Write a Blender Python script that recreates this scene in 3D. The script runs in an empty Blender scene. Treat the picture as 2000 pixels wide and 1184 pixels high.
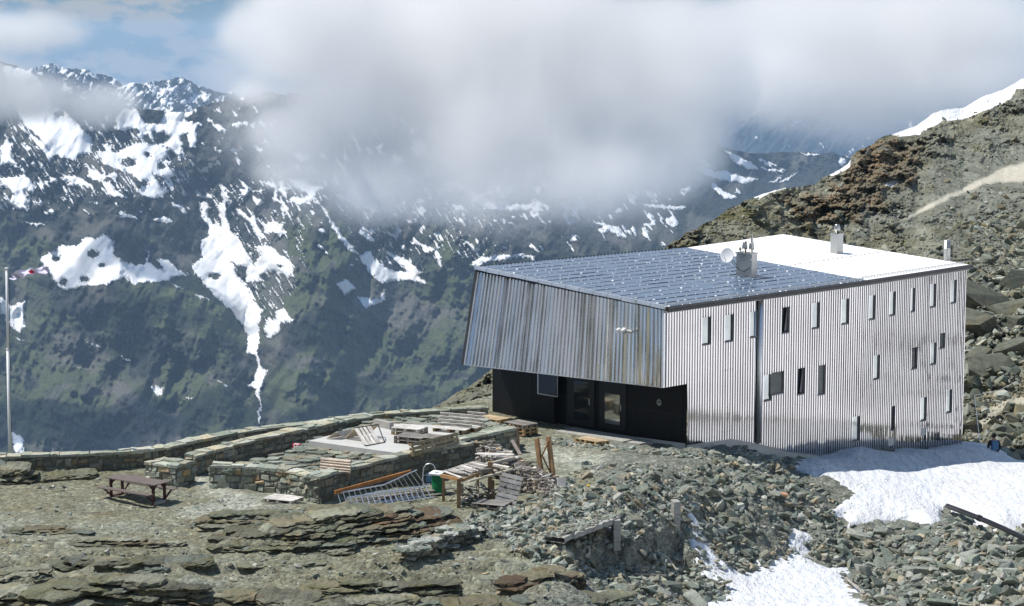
import bpy, bmesh, math, random
import numpy as np
from mathutils import Vector, Matrix
R = math.radians
random.seed(7); RNG = np.random.default_rng(7)
SC = bpy.context.scene
COL = SC.collection
# ------------------------------------------------------------------ camera
F_PX, TILT, CAM_Z = 4245.0, R(7.14), 16.4
cam_d = bpy.data.cameras.new('camera'); cam = bpy.data.objects.new('camera', cam_d); COL.objects.link(cam)
cam_d.sensor_width = 36; cam_d.lens = 36*F_PX/2000; cam_d.clip_start = 1; cam_d.clip_end = 60000
cam.location = (0, 0, CAM_Z); cam.rotation_euler = (R(90)-TILT, 0, 0)
SC.camera = cam
# ------------------------------------------------------------------ world, sun, exposure
SUN_EL, SUN_DIR = R(61), Vector((-0.98, 0.13, 0)).normalized()      # the sun stands high on the left, a little beyond the hut
W = bpy.data.worlds.new('World'); SC.world = W; W.use_nodes = True
nt = W.node_tree; nt.nodes.clear()
def wn(t, **k):
    n = nt.nodes.new(t)
    for a, b in k.items(): setattr(n, a, b)
    return n
w_out = wn('ShaderNodeOutputWorld'); w_bg = wn('ShaderNodeBackground')
w_sky = wn('ShaderNodeTexSky', sky_type='NISHITA', sun_disc=False)
w_sky.sun_elevation = SUN_EL; w_sky.sun_rotation = math.atan2(SUN_DIR.x, SUN_DIR.y); w_sky.altitude = 3200
w_sky.air_density = 1.0; w_sky.dust_density = 0.6
w_tc = wn('ShaderNodeTexCoord'); w_map = wn('ShaderNodeMapping'); w_map.inputs['Scale'].default_value = (14, 14, 36); w_map.inputs['Location'].default_value = (3.3, 1.7, .4)
w_no = wn('ShaderNodeTexNoise'); w_no.inputs['Scale'].default_value = 3.2; w_no.inputs['Detail'].default_value = 9; w_no.inputs['Roughness'].default_value = 0.56
w_rp = wn('ShaderNodeValToRGB'); w_rp.color_ramp.elements[0].position = 0.43; w_rp.color_ramp.elements[1].position = 0.53
w_mx = wn('ShaderNodeMix', data_type='RGBA'); w_mx.inputs['B'].default_value = (7.0, 7.4, 7.9, 1)
w_sep = wn('ShaderNodeSeparateXYZ'); w_lo = wn('ShaderNodeValToRGB'); e_ = w_lo.color_ramp.elements; e_[0].position = 0.0; e_[0].color = (.85, .85, .85, 1); e_[1].position = .46; e_[1].color = (.10, .10, .10, 1)
for p_, c_ in ((.03, .85), (.07, 1.0), (.24, 1.0)): x_ = e_.new(p_); x_.color = (c_, c_, c_, 1)
w_mul = wn('ShaderNodeMath', operation='MULTIPLY')
L = nt.links.new
L(w_tc.outputs['Generated'], w_map.inputs[0]); L(w_map.outputs[0], w_no.inputs[0]); L(w_no.outputs[0], w_rp.inputs[0])
L(w_tc.outputs['Generated'], w_sep.inputs[0]); L(w_sep.outputs[2], w_lo.inputs[0])
L(w_rp.outputs[0], w_mul.inputs[0]); L(w_lo.outputs[0], w_mul.inputs[1]); w_hi = wn('ShaderNodeValToRGB'); e_ = w_hi.color_ramp.elements; e_[0].position = .04; e_[0].color = (0, 0, 0, 1); e_[1].position = .70; e_[1].color = (0, 0, 0, 1)
for p_, c_ in ((.10, .62), (.42, .62)): x_ = e_.new(p_); x_.color = (c_, c_, c_, 1)
w_mxx = wn('ShaderNodeMath', operation='MAXIMUM'); L(w_sep.outputs[2], w_hi.inputs[0]); L(w_mul.outputs[0], w_mxx.inputs[0]); L(w_hi.outputs[0], w_mxx.inputs[1]); L(w_mxx.outputs[0], w_mx.inputs['Factor'])
w_max = wn('ShaderNodeVectorMath', operation='MAXIMUM'); w_max.inputs[1].default_value = (1.6, 3.4, 6.6)
w_tint = wn('ShaderNodeVectorMath', operation='MULTIPLY'); w_tint.inputs[1].default_value = (0.50, 0.72, 1.12); L(w_sky.outputs[0], w_tint.inputs[0]); L(w_tint.outputs[0], w_max.inputs[0]); L(w_max.outputs[0], w_mx.inputs['A'])
L(w_mx.outputs[2], w_bg.inputs[0]); w_bg.inputs[1].default_value = 0.060; L(w_bg.outputs[0], w_out.inputs[0])
sun_d = bpy.data.lights.new('sun', 'SUN'); sun_d.energy = 4.8; sun_d.angle = R(0.5); sun_d.color = (1.0, 0.95, 0.87)
sun = bpy.data.objects.new('sun', sun_d); COL.objects.link(sun)
SUNV = Vector((SUN_DIR.x*math.cos(SUN_EL), SUN_DIR.y*math.cos(SUN_EL), math.sin(SUN_EL)))
sun.rotation_euler = SUNV.to_track_quat('Z', 'Y').to_euler(); sun.location = (0, 60, 60)
SC.view_settings.view_transform = 'Standard'; SC.view_settings.look = 'None'; SC.view_settings.gamma = 1
SC.view_settings.exposure = 0.18
cy = SC.cycles
cy.max_bounces = 7; cy.diffuse_bounces = 2; cy.glossy_bounces = 5; cy.volume_bounces = 6; cy.transparent_max_bounces = 6
cy.volume_step_rate = 1.0; cy.volume_max_steps = 96; cy.use_denoising = True; cy.caustics_reflective = False; cy.caustics_refractive = False
cy.sample_clamp_indirect = 4.0
# ------------------------------------------------------------------ from a place in the photograph to a place on the mountain
CT, ST = math.cos(TILT), math.sin(TILT)
def ray(u, v):
    a = (u-1000.0)/F_PX; b = (v-592.0)/F_PX
    return a, CT-b*ST, -ST-b*CT
def at_z(u, v, z=0.0):
    a, y, d = ray(u, v); k = (z-CAM_Z)/d
    return Vector((a*k, y*k, z))
def at_y(u, v, Y):
    a, y, d = ray(u, v); k = Y/y
    return Vector((a*k, Y, CAM_Z+d*k))
def at_plane(u, v, p, n):
    a, y, d = ray(u, v); D = Vector((a, y, d)); k = (Vector(p)-Vector((0, 0, CAM_Z))).dot(n)/D.dot(n)
    return Vector((0, 0, CAM_Z))+D*k
def np_at_y(u, v, Y):
    a = (u-1000.0)/F_PX; b = (v-592.0)/F_PX; k = Y/(CT-b*ST)
    return np.stack([a*k, Y+0*u, CAM_Z+(-ST-b*CT)*k], -1)
def np_uv(p):
    x, y, z = p[..., 0], p[..., 1], p[..., 2]-CAM_Z
    f = y*CT-z*ST; up = y*ST+z*CT
    return 1000+F_PX*x/f, 592-F_PX*up/f
# ------------------------------------------------------------------ noise
def _hash(ix, iy, seed):
    h = (ix.astype(np.int64)*374761393+iy.astype(np.int64)*668265263+seed*1442695041) & 0x7fffffff
    h = ((h ^ (h >> 13))*1274126177) & 0x7fffffff
    return ((h ^ (h >> 16)) & 0xffff)/65535.0
def vnoise(x, y, seed=0):
    x = np.asarray(x, float); y = np.asarray(y, float)
    ix = np.floor(x); iy = np.floor(y); fx = x-ix; fy = y-iy
    fx = fx*fx*fx*(fx*(fx*6-15)+10); fy = fy*fy*fy*(fy*(fy*6-15)+10)
    g = []
    for dx in (0, 1):
        for dy in (0, 1):
            ang = _hash(ix+dx, iy+dy, seed)*2*np.pi
            g.append(np.cos(ang)*(x-ix-dx)+np.sin(ang)*(y-iy-dy))
    a = g[0]*(1-fy)+g[1]*fy; b = g[2]*(1-fy)+g[3]*fy
    return (a*(1-fx)+b*fx)*1.5
def fbm(x, y, oct=5, seed=0, gain=0.5, lac=2.03):
    s = 0; a = 1.0; t = 0
    for o in range(oct):
        s = s+a*vnoise(x, y, seed+o*17); t += a; a *= gain; x = x*lac+3.7; y = y*lac-1.3
    return s/t
def ridged(x, y, oct=5, seed=0, gain=0.55):
    s = 0; a = 1.0; t = 0
    for o in range(oct):
        s = s+a*(1-np.abs(vnoise(x, y, seed+o*31))*2.2); t += a; a *= gain; x = x*2.07+5.1; y = y*2.07+2.9
    return s/t
def sstep(a, b, x):
    t = np.clip((x-a)/(b-a), 0, 1); return t*t*(3-2*t)
def inpoly(x, y, P):
    P = np.asarray(P, float); r = np.zeros(x.shape, bool)
    m = (x >= P[:, 0].min()) & (x <= P[:, 0].max()) & (y >= P[:, 1].min()) & (y <= P[:, 1].max())
    if not m.any(): return r
    xs, ys = x[m], y[m]; c = np.zeros(xs.shape, bool); n = len(P)
    for i in range(n):
        x0, y0 = P[i]; x1, y1 = P[(i+1) % n]
        if y0 == y1: continue
        cr = ((y0 > ys) != (y1 > ys)) & (xs < (x1-x0)*(ys-y0)/(y1-y0)+x0)
        c ^= cr
    r[m] = c; return r
def polydist(x, y, P):
    P = np.asarray(P, float); d = np.full(x.shape, 1e9)
    for i in range(len(P)):
        a = P[i]; b = P[(i+1) % len(P)]; ab = b-a; L2 = max((ab**2).sum(), 1e-9)
        t = np.clip(((x-a[0])*ab[0]+(y-a[1])*ab[1])/L2, 0, 1)
        d = np.minimum(d, np.hypot(x-a[0]-t*ab[0], y-a[1]-t*ab[1]))
    return np.where(inpoly(x, y, P), d, -d)
def linedist(x, y, P):
    P = np.asarray(P, float); d = np.full(x.shape, 1e9)
    for i in range(len(P)-1):
        a = P[i]; b = P[i+1]; ab = b-a; L2 = max((ab**2).sum(), 1e-9)
        t = np.clip(((x-a[0])*ab[0]+(y-a[1])*ab[1])/L2, 0, 1)
        d = np.minimum(d, np.hypot(x-a[0]-t*ab[0], y-a[1]-t*ab[1]))
    return d
# ------------------------------------------------------------------ mesh helpers
def tag(o, label=None, cat=None, group=None, kind=None):
    if label: o['label'] = label
    if cat: o['category'] = cat
    if group: o['group'] = group
    if kind: o['kind'] = kind
    return o
def empty(name, loc=(0, 0, 0), rz=0.0, label=None, cat=None, group=None):
    o = bpy.data.objects.new(name, None); COL.objects.link(o); o.location = loc; o.rotation_euler = (0, 0, rz); o.empty_display_size = 0.2
    return tag(o, label, cat, group)
def mesh_np(name, V, Fq, mat, parent=None, attrs=None, smooth=False, tris=None, col=None):
    V = np.asarray(V, np.float32).reshape(-1, 3); me = bpy.data.meshes.new(name)
    polys = []
    fq = np.asarray(Fq, np.int32).reshape(-1, 4) if Fq is not None and len(Fq) else np.zeros((0, 4), np.int32)
    ft = np.asarray(tris, np.int32).reshape(-1, 3) if tris is not None and len(tris) else np.zeros((0, 3), np.int32)
    nl = fq.size+ft.size
    me.vertices.add(len(V)); me.vertices.foreach_set('co', V.ravel())
    me.loops.add(nl); me.loops.foreach_set('vertex_index', np.concatenate([fq.ravel(), ft.ravel()]).astype(np.int32))
    me.polygons.add(len(fq)+len(ft))
    st = np.concatenate([np.arange(len(fq))*4, fq.size+np.arange(len(ft))*3]).astype(np.int32)
    me.polygons.foreach_set('loop_start', st)
    me.polygons.foreach_set('use_smooth', np.full(len(fq)+len(ft), smooth))
    if attrs:
        for k, a in attrs.items():
            at = me.attributes.new(k, 'FLOAT', 'POINT'); at.data.foreach_set('value', np.asarray(a, np.float32).ravel())
    if col is not None:
        at = me.attributes.new('Col', 'FLOAT_COLOR', 'POINT'); c = np.asarray(col, np.float32).reshape(-1, 3)
        at.data.foreach_set('color', np.concatenate([c, np.ones((len(c), 1), np.float32)], 1).ravel())
    me.update(calc_edges=True); me.validate()
    me.materials.append(mat)
    o = bpy.data.objects.new(name, me); COL.objects.link(o); o.parent = parent
    return o
def grid_faces(nr, nc, mask=None):
    i = np.arange(nr*nc).reshape(nr, nc)
    f = np.stack([i[:-1, :-1], i[:-1, 1:], i[1:, 1:], i[1:, :-1]], -1)
    if mask is not None: f = f[mask]
    return f.reshape(-1, 4)
class MB:
    """collects simple solids and links them as one mesh object"""
    def __init__(s): s.V = []; s.Q = []; s.T = []; s.C = []; s.n = 0
    def add(s, V, Q=(), T=(), c=(1, 1, 1)):
        V = np.asarray(V, float); s.V.append(V); k = s.n; s.n += len(V)
        if len(Q): s.Q.append(np.asarray(Q)+k)
        if len(T): s.T.append(np.asarray(T)+k)
        c = np.asarray(c, float); s.C.append(np.broadcast_to(c, (len(V), 3)))
    def box(s, c0, c1, M=None, c=(1, 1, 1), jit=0.0):
        x0, y0, z0 = c0; x1, y1, z1 = c1
        V = np.array([(x0, y0, z0), (x1, y0, z0), (x1, y1, z0), (x0, y1, z0), (x0, y0, z1), (x1, y0, z1), (x1, y1, z1), (x0, y1, z1)], float)
        if jit: V += RNG.normal(0, jit, V.shape)
        if M is not None: V = xf(V, M)
        s.add(V, [(0, 3, 2, 1), (4, 5, 6, 7), (0, 1, 5, 4), (1, 2, 6, 5), (2, 3, 7, 6), (3, 0, 4, 7)], c=c)
    def bar(s, a, b, w, h, up=(0, 0, 1), c=(1, 1, 1), jit=0.0):
        a = Vector(a); b = Vector(b); d = (b-a); L_ = d.length; d.normalize(); u = Vector(up)
        r = d.cross(u)
        if r.length < 1e-4: r = d.cross(Vector((1, 0, 0)))
        r.normalize(); u = r.cross(d)
        M = Matrix.Translation(a) @ Matrix((d, r, u)).transposed().to_4x4()
        s.box((0, -w/2, -h/2), (L_, w/2, h/2), M, c, jit)
    def tube(s, pts, rad, n=8, c=(1, 1, 1), cap=True):
        pts = [Vector(p) for p in pts]; rad = [rad]*len(pts) if not hasattr(rad, '__len__') else rad
        V = []; u = None
        for i, p in enumerate(pts):
            d = (pts[min(i+1, len(pts)-1)]-pts[max(i-1, 0)]).normalized()
            if u is None:
                u = d.orthogonal().normalized()
            else:
                u = (u-d*u.dot(d)).normalized()
            w = d.cross(u)
            for k in range(n):
                a = 2*math.pi*k/n; V.append(p+(u*math.cos(a)+w*math.sin(a))*rad[i])
        Q = [(i*n+k, i*n+(k+1) % n, (i+1)*n+(k+1) % n, (i+1)*n+k) for i in range(len(pts)-1) for k in range(n)]
        T = []
        if cap:
            V.append(pts[0]); V.append(pts[-1]); a = len(V)-2; m = (len(pts)-1)*n
            T = [(a, (k+1) % n, k) for k in range(n)]+[(a+1, m+k, m+(k+1) % n) for k in range(n)]
        s.add([tuple(v) for v in V], Q, T, c)
    def prism(s, poly, z0, z1, c=(1, 1, 1)):
        """vertical prism over a convex-ish polygon; z1 may be a list"""
        n = len(poly); zt = z1 if hasattr(z1, '__len__') else [z1]*n; zb = z0 if hasattr(z0, '__len__') else [z0]*n
        V = [(p[0], p[1], zb[i]) for i, p in enumerate(poly)]+[(p[0], p[1], zt[i]) for i, p in enumerate(poly)]
        cx = sum(p[0] for p in poly)/n; cy_ = sum(p[1] for p in poly)/n
        V += [(cx, cy_, sum(zb)/n), (cx, cy_, sum(zt)/n)]
        Q = [(i, (i+1) % n, n+(i+1) % n, n+i) for i in range(n)]
        T = [(2*n, (i+1) % n, i) for i in range(n)]+[(2*n+1, n+i, n+(i+1) % n) for i in range(n)]
        s.add(V, Q, T, c)
    def build(s, name, mat, parent=None, smooth=False):
        if not s.n: return None
        return mesh_np(name, np.concatenate(s.V), np.concatenate(s.Q) if s.Q else None, mat, parent, None, smooth,
                       np.concatenate(s.T) if s.T else None, np.concatenate(s.C))
def xf(V, M):
    M = np.array(M); return V @ M[:3, :3].T+M[:3, 3]
def copy_tree(o, parent=None):
    c = o.copy(); COL.objects.link(c); c.parent = parent
    for ch in list(o.children): copy_tree(ch, c)
    return c
# ------------------------------------------------------------------ materials
class Mat:
    def __init__(s, name, rough=0.8, metal=0.0, spec=0.3):
        s.m = bpy.data.materials.new(name); s.m.use_nodes = True; s.t = s.m.node_tree
        s.b = s.t.nodes['Principled BSDF']; s.b.inputs['Roughness'].default_value = rough
        s.b.inputs['Metallic'].default_value = metal; s.b.inputs['Specular IOR Level'].default_value = spec
        s.tc = s.n('ShaderNodeTexCoord')
    def n(s, t, **k):
        x = s.t.nodes.new(t)
        for a, b in k.items(): setattr(x, a, b)
        return x
    def l(s, a, b): s.t.links.new(a, b)
    def put(s, inp, v):
        if isinstance(v, (int, float)): inp.default_value = v
        elif isinstance(v, (tuple, list)): inp.default_value = (*v, 1) if len(v) == 3 and inp.type == 'RGBA' else v
        else: s.l(v, inp)
    def coords(s, scale=(1, 1, 1), rot=(0, 0, 0)):
        m = s.n('ShaderNodeMapping'); m.inputs['Scale'].default_value = scale; m.inputs['Rotation'].default_value = rot
        s.l(s.tc.outputs['Object'], m.inputs[0]); return m.outputs[0]
    def noise(s, scale, detail=4, rough=0.55, co=None, dist=0.0):
        x = s.n('ShaderNodeTexNoise'); x.inputs['Scale'].default_value = scale; x.inputs['Detail'].default_value = detail
        x.inputs['Roughness'].default_value = rough; x.inputs['Distortion'].default_value = dist
        s.l(co if co is not None else s.tc.outputs['Object'], x.inputs['Vector']); return x.outputs[0]
    def voro(s, scale, co=None, feature='F1', out='Distance'):
        x = s.n('ShaderNodeTexVoronoi', feature=feature); x.inputs['Scale'].default_value = scale
        s.l(co if co is not None else s.tc.outputs['Object'], x.inputs['Vector']); return x.outputs[out]
    def ramp(s, v, stops, mode='LINEAR'):
        x = s.n('ShaderNodeValToRGB'); e = x.color_ramp.elements; x.color_ramp.interpolation = mode
        while len(e) < len(stops): e.new(0.5)
        for i, (p, c) in enumerate(stops):
            e[i].position = p; c = (c, c, c) if isinstance(c, (int, float)) else c; e[i].color = (*c, 1)
        s.l(v, x.inputs[0]); return x.outputs[0]
    def mix(s, f, a, b, blend='MIX'):
        x = s.n('ShaderNodeMix', data_type='RGBA', blend_type=blend); s.put(x.inputs['Factor'], f); s.put(x.inputs['A'], a); s.put(x.inputs['B'], b)
        return x.outputs[2]
    def math(s, op, a, b=0.0, c=None):
        x = s.n('ShaderNodeMath', operation=op); s.put(x.inputs[0], a); s.put(x.inputs[1], b)
        if c is not None: s.put(x.inputs[2], c)
        return x.outputs[0]
    def attr(s, name, out='Fac'):
        x = s.n('ShaderNodeAttribute', attribute_name=name); return x.outputs[out]
    def col(s, v): s.put(s.b.inputs['Base Color'], v); return s
    def rough(s, v): s.put(s.b.inputs['Roughness'], v); return s
    def bump(s, h, strength=0.5, dist=0.05):
        x = s.n('ShaderNodeBump'); x.inputs['Strength'].default_value = strength; x.inputs['Distance'].default_value = dist
        s.l(h, x.inputs['Height']); s.l(x.outputs[0], s.b.inputs['Normal']); return s
def plain(name, c, rough=0.7, metal=0.0, var=0.25, scale=6.0, bump=0.15, spec=0.3, streak=None):
    m = Mat(name, rough, metal, spec); co = m.coords(streak) if streak else None
    n = m.noise(scale, 5, 0.6, co)
    m.col(m.mix(1.0, tuple(c), m.ramp(n, [(0.25, 1-var), (0.75, 1+var)]), 'MULTIPLY'))
    if bump: m.bump(n, bump, 0.02)
    return m.m
M = {}
def stone_mat(name, gain=1.0, strata=True, bump=0.6, moss=0.0):
    m = Mat(name, 0.85, 0, 0.25); c = m.attr('Col', 'Color')
    n1 = m.noise(1.3, 5, 0.6); n2 = m.noise(11, 4, 0.65)
    st = m.noise(1.0, 5, 0.62, m.coords((1.2, 1.2, 16), (0.06, -0.05, 0)))
    k = m.mix(1.0, c, m.ramp(n2, [(0.25, 0.6*gain), (0.5, 1.0*gain), (0.78, 1.45*gain)]), 'MULTIPLY')
    if strata: k = m.mix(0.75, k, m.ramp(st, [(0.28, 0.38), (0.45, 0.9), (0.62, 1.2), (0.8, 1.7)]), 'MULTIPLY')
    k = m.mix(m.ramp(n1, [(0.52, 0.0), (0.66, 0.55)]), k, m.mix(1.0, k, (1.25, 0.98, 0.66), 'MULTIPLY'))
    if moss: k = m.mix(m.ramp(m.noise(0.8, 6, 0.7), [(0.5, 0.0), (0.6, moss)]), k, (0.10, 0.105, 0.028))
    m.col(k)
    m.bump(m.math('ADD', m.math('MULTIPLY', st, 0.8 if strata else 0.1), m.math('MULTIPLY', n2, 0.7)), bump, 0.08)
    return m.m
M['stone'] = stone_mat('schist_stone', .88)
M['scree'] = stone_mat('scree_stone', .90, False, 0.4)
M['outcrop'] = stone_mat('schist_outcrop', .82, True, 0.9, 0.35)
M['wallstone'] = stone_mat('wall_stone', 1.0, False, 0.5)
def ground_mat():
    m = Mat('gravel_ground', 0.92, 0, 0.2)
    big = m.noise(0.16, 5, 0.6); mid = m.noise(0.9, 6, 0.65); fine = m.noise(9, 5, 0.7)
    peb = m.voro(7.0, None, 'F1', 'Color'); pd = m.voro(7.0); peb2 = m.voro(2.6, m.coords((0.7, 1.6, 1)), 'F1', 'Color')
    base = m.ramp(big, [(0.34, (0.172, 0.168, 0.112)), (0.5, (0.222, 0.223, 0.163)), (0.64, (0.25, 0.268, 0.218))])
    base = m.mix(m.ramp(mid, [(0.5, 0.0), (0.66, 0.8)]), base, (0.168, 0.148, 0.088))
    base = m.mix(m.attr('pale'), base, m.ramp(mid, [(0.3, (0.30, 0.32, 0.27)), (0.7, (0.40, 0.40, 0.34))]))
    base = m.mix(m.attr('scree'), base, m.ramp(fine, [(0.3, (0.12, 0.13, 0.11)), (0.7, (0.25, 0.26, 0.22))]))
    bw = m.n('ShaderNodeSeparateColor'); m.l(peb, bw.inputs[0]); bw2 = m.n('ShaderNodeSeparateColor'); m.l(peb2, bw2.inputs[0])
    base = m.mix(0.6, base, m.mix(1.0, base, m.ramp(bw.outputs[0], [(0.0, 0.5), (0.6, 1.0), (0.92, 1.35), (1.0, 2.1)]), 'MULTIPLY'))
    base = m.mix(m.ramp(m.noise(0.5, 3), [(0.45, 0.05), (0.62, 0.6)]), base, m.mix(1.0, base, m.ramp(bw2.outputs[1], [(0.0, 0.55), (0.5, 1.0), (1.0, 1.5)]), 'MULTIPLY'))
    base = m.mix(0.5, base, m.mix(1.0, base, m.ramp(fine, [(0.3, 0.5), (0.7, 1.5)]), 'MULTIPLY'))
    m.col(base)
    m.bump(m.math('SUBTRACT', m.math('ADD', fine, m.math('MULTIPLY', mid, 0.8)), m.math('MULTIPLY', pd, 0.7)), 0.8, 0.12)
    return m.m
M['ground'] = ground_mat()
def snow_mat():
    m = Mat('old_snow', 0.6, 0, 0.3); co = m.coords((1.4, 0.5, 1.0), (0, 0, 0.5))
    n = m.noise(2.2, 6, 0.6, co); d = m.noise(0.25, 5, 0.7)
    c = m.ramp(n, [(0.3, (0.60, 0.635, 0.69)), (0.6, (0.72, 0.745, 0.78))])
    c = m.mix(m.ramp(d, [(0.48, 0.0), (0.72, 0.45)]), c, (0.60, 0.54, 0.47))
    c = m.mix(m.ramp(m.noise(1.1, 6, 0.7, m.coords((2.2, .5, 1), (0, 0, .5))), [(0.55, 0.0), (0.75, 0.5)]), c, (0.55, 0.53, 0.50))
    g = m.voro(9.0, None, 'F1', 'Color'); s_ = m.n('ShaderNodeSeparateColor'); m.l(g, s_.inputs[0])
    c = m.mix(m.ramp(s_.outputs[2], [(0.93, 0.0), (0.96, 0.35)]), c, (0.3, 0.28, 0.25))
    m.col(c); m.bump(m.math('ADD', n, m.math('MULTIPLY', m.noise(5, 3), 0.45)), 0.9, 0.22)
    return m.m
M['snow'] = snow_mat()
def far_mat(name, scale=1.0, meadow=True):
    """rock, scree, meadow and lying snow of the far slopes; all masks are stored on the terrain"""
    m = Mat(name, 0.95, 0, 0.1); s = 0.012*scale
    co = m.coords((1, 1, 0.35), (0, 0.5, 0.3))
    big = m.noise(s, 6, 0.6); mid = m.noise(s*5, 7, 0.68, co); fine = m.noise(s*22, 5, 0.7)
    rock = m.ramp(mid, [(0.30, (0.008, 0.011, 0.012)), (0.46, (0.025, 0.030, 0.028)), (0.60, (0.066, 0.070, 0.060)), (0.74, (0.15, 0.148, 0.125))])
    scree = m.ramp(fine, [(0.3, (0.07, 0.070, 0.062)), (0.55, (0.135, 0.132, 0.116)), (0.72, (0.26, 0.255, 0.23))])
    rock = m.mix(m.attr('scree'), rock, scree)
    if meadow:
        grass = m.ramp(mid, [(0.3, (0.046, 0.062, 0.034)), (0.55, (0.085, 0.104, 0.052)), (0.72, (0.14, 0.148, 0.085))])
        g = m.math('MULTIPLY', m.attr('green'), m.ramp(mid, [(0.33, 0.25), (0.44, 1.0)]))
        rock = m.mix(g, rock, grass)
    rock = m.mix(0.35, rock, m.mix(1.0, rock, m.ramp(fine, [(0.3, 0.45), (0.7, 1.7)]), 'MULTIPLY'))
    sv = m.math('ADD', m.attr('snow'), m.math('MULTIPLY', m.math('SUBTRACT', fine, 0.5), 0.9))
    sn = m.mix(m.ramp(mid, [(0.45, 0.0), (0.75, 0.6)]), (0.80, 0.82, 0.85), (0.58, 0.53, 0.47))
    m.col(m.mix(m.ramp(sv, [(0.45, 0.0), (0.53, 1.0)]), rock, sn))
    m.bump(m.math('MULTIPLY', m.math('ADD', mid, m.math('MULTIPLY', fine, 0.35)), m.math('SUBTRACT', 1.0, m.math('MULTIPLY', m.attr('snow'), .85))), 0.9, 10/scale)
    return m.m
M['mountain'] = far_mat('mountain_side')
M['far_mountain'] = far_mat('far_mountain_side', 0.5, False)
def hill_mat():
    m = Mat('rocky_hillside', 0.9, 0, 0.2)
    big = m.noise(0.045, 5, 0.6); mid = m.noise(0.35, 7, 0.68, m.coords((1, 0.6, 1.8), (0.3, 0.3, 0))); fine = m.noise(2.2, 6, 0.7)
    v = m.voro(0.9, m.coords((1, 0.6, 1.7), (0.3, 0.2, 0.2)), 'F1', 'Color'); s_ = m.n('ShaderNodeSeparateColor'); m.l(v, s_.inputs[0])
    rock = m.ramp(mid, [(0.26, (0.035, 0.038, 0.03)), (0.40, (0.11, 0.113, 0.085)), (0.55, (0.20, 0.203, 0.16)), (0.72, (0.34, 0.345, 0.29))])
    rock = m.mix(m.ramp(big, [(0.45, 0.0), (0.6, 0.7)]), rock, m.mix(1.0, rock, (1.12, 1.0, 0.78), 'MULTIPLY'))
    rock = m.mix(m.math('MULTIPLY', m.attr('green'), m.ramp(mid, [(0.4, 0.1), (0.6, 0.9)])), rock, m.ramp(fine, [(0.3, (0.04, 0.045, 0.012)), (0.7, (0.13, 0.115, 0.04))]))
    rock = m.mix(m.math('MULTIPLY', m.attr('rust'), m.ramp(mid, [(0.35, 0.2), (0.6, 0.9)])), rock, m.ramp(fine, [(0.3, (0.085, 0.052, 0.024)), (0.7, (0.25, 0.175, 0.095))]))
    rock = m.mix(m.attr('scree'), rock, m.mix(1.0, m.ramp(fine, [(0.3, (0.10, 0.105, 0.085)), (0.7, (0.255, 0.265, 0.22))]), m.ramp(s_.outputs[0], [(0.0, 0.7), (1.0, 1.3)]), 'MULTIPLY'))
    rock = m.mix(m.attr('sand'), rock, m.ramp(fine, [(0.3, (0.42, 0.40, 0.33)), (0.7, (0.55, 0.52, 0.43))]))
    sv = m.math('ADD', m.attr('snow'), m.math('MULTIPLY', m.math('SUBTRACT', fine, 0.5), 0.3))
    m.col(m.mix(m.ramp(sv, [(0.45, 0.0), (0.55, 1.0)]), rock, (0.82, 0.83, 0.86)))
    m.bump(m.math('ADD', mid, m.math('MULTIPLY', fine, 0.3)), 0.7, 0.45)
    return m.m
M['hill'] = hill_mat()
def metal_cladding(name, rough=0.14, wav=0.25, lo=(0.66, 0.67, 0.68), strk=(5.5, 5.5, .55), hi=(0.84, 0.85, 0.85)):
    m = Mat(name, rough, 1.0, 0.5)
    n = m.noise(1.0, 3, 0.5, m.coords(strk)); n2 = m.noise(0.8, 3, 0.5)
    m.col(m.ramp(n, [(0.3, lo), (0.6, hi)]))
    m.rough(m.ramp(n2, [(0.3, rough*0.8), (0.7, rough*1.5)]))
    m.bump(m.math('ADD', n, n2), wav, 0.035)
    return m.m
M['clad_front'] = metal_cladding('ribbed_metal_front', 0.11, 0.04, (0.70, 0.69, 0.67), (2, 2, .4), (0.85, 0.84, 0.825))
M['clad_side'] = metal_cladding('ribbed_metal_side', 0.08, 0.012, (0.69, 0.675, 0.675), (.5, .5, .4), (0.76, 0.745, 0.745))
M['steel'] = plain('brushed_steel', (0.46, 0.46, 0.44), 0.34, 1.0, 0.12, 5, 0.1, streak=(1, 1, 9))
M['alu'] = plain('aluminium', (0.75, 0.76, 0.78), 0.35, 0.85, 0.1, 8, 0.05)
M['gutter'] = plain('dark_gutter_metal', (0.085, 0.08, 0.078), 0.5, 0.4, 0.2, 3)
M['fascia'] = plain('grey_fascia', (0.50, 0.50, 0.47), 0.6, 0.0, 0.12, 3)
M['black'] = plain('black_panel', (0.0055, 0.006, 0.0065), 0.55, 0.0, 0.3, 2, 0.05, 0.25)
M['dark_metal'] = plain('dark_frame_metal', (0.03, 0.032, 0.035), 0.45, 0.3, 0.2, 5)
M['window_frame'] = plain('window_frame_metal', (0.16, 0.16, 0.17), 0.6, 0.0, 0.15, 5)
M['reveal'] = plain('window_reveal_metal', (0.20, 0.19, 0.21), 0.5, 0.4, 0.15, 5)
M['white_paint'] = plain('white_paint', (0.78, 0.79, 0.80), 0.5, 0, 0.06, 4)
M['white_roof'] = plain('bright_roof_sheet', (0.93, 0.94, 0.95), 0.5, 0.0, 0.03, 2)
M['concrete'] = plain('pale_concrete', (0.33, 0.325, 0.30), 0.85, 0, 0.2, 1.7, 0.2)
M['concrete_bright'] = plain('bright_concrete', (0.47, 0.47, 0.455), 0.85, 0, 0.10, 1.5, 0.2)
M['mortar'] = plain('dark_mortar', (0.12, 0.12, 0.10), 0.95, 0, 0.3, 6, 0.4)
M['brown_metal'] = plain('brown_stained_wood', (0.14, 0.115, 0.105), 0.7, 0, 0.2, 5)
M['dark_red'] = plain('dark_red_painted_frame', (0.06, 0.018, 0.024), 0.6, 0, 0.2, 5)
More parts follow.
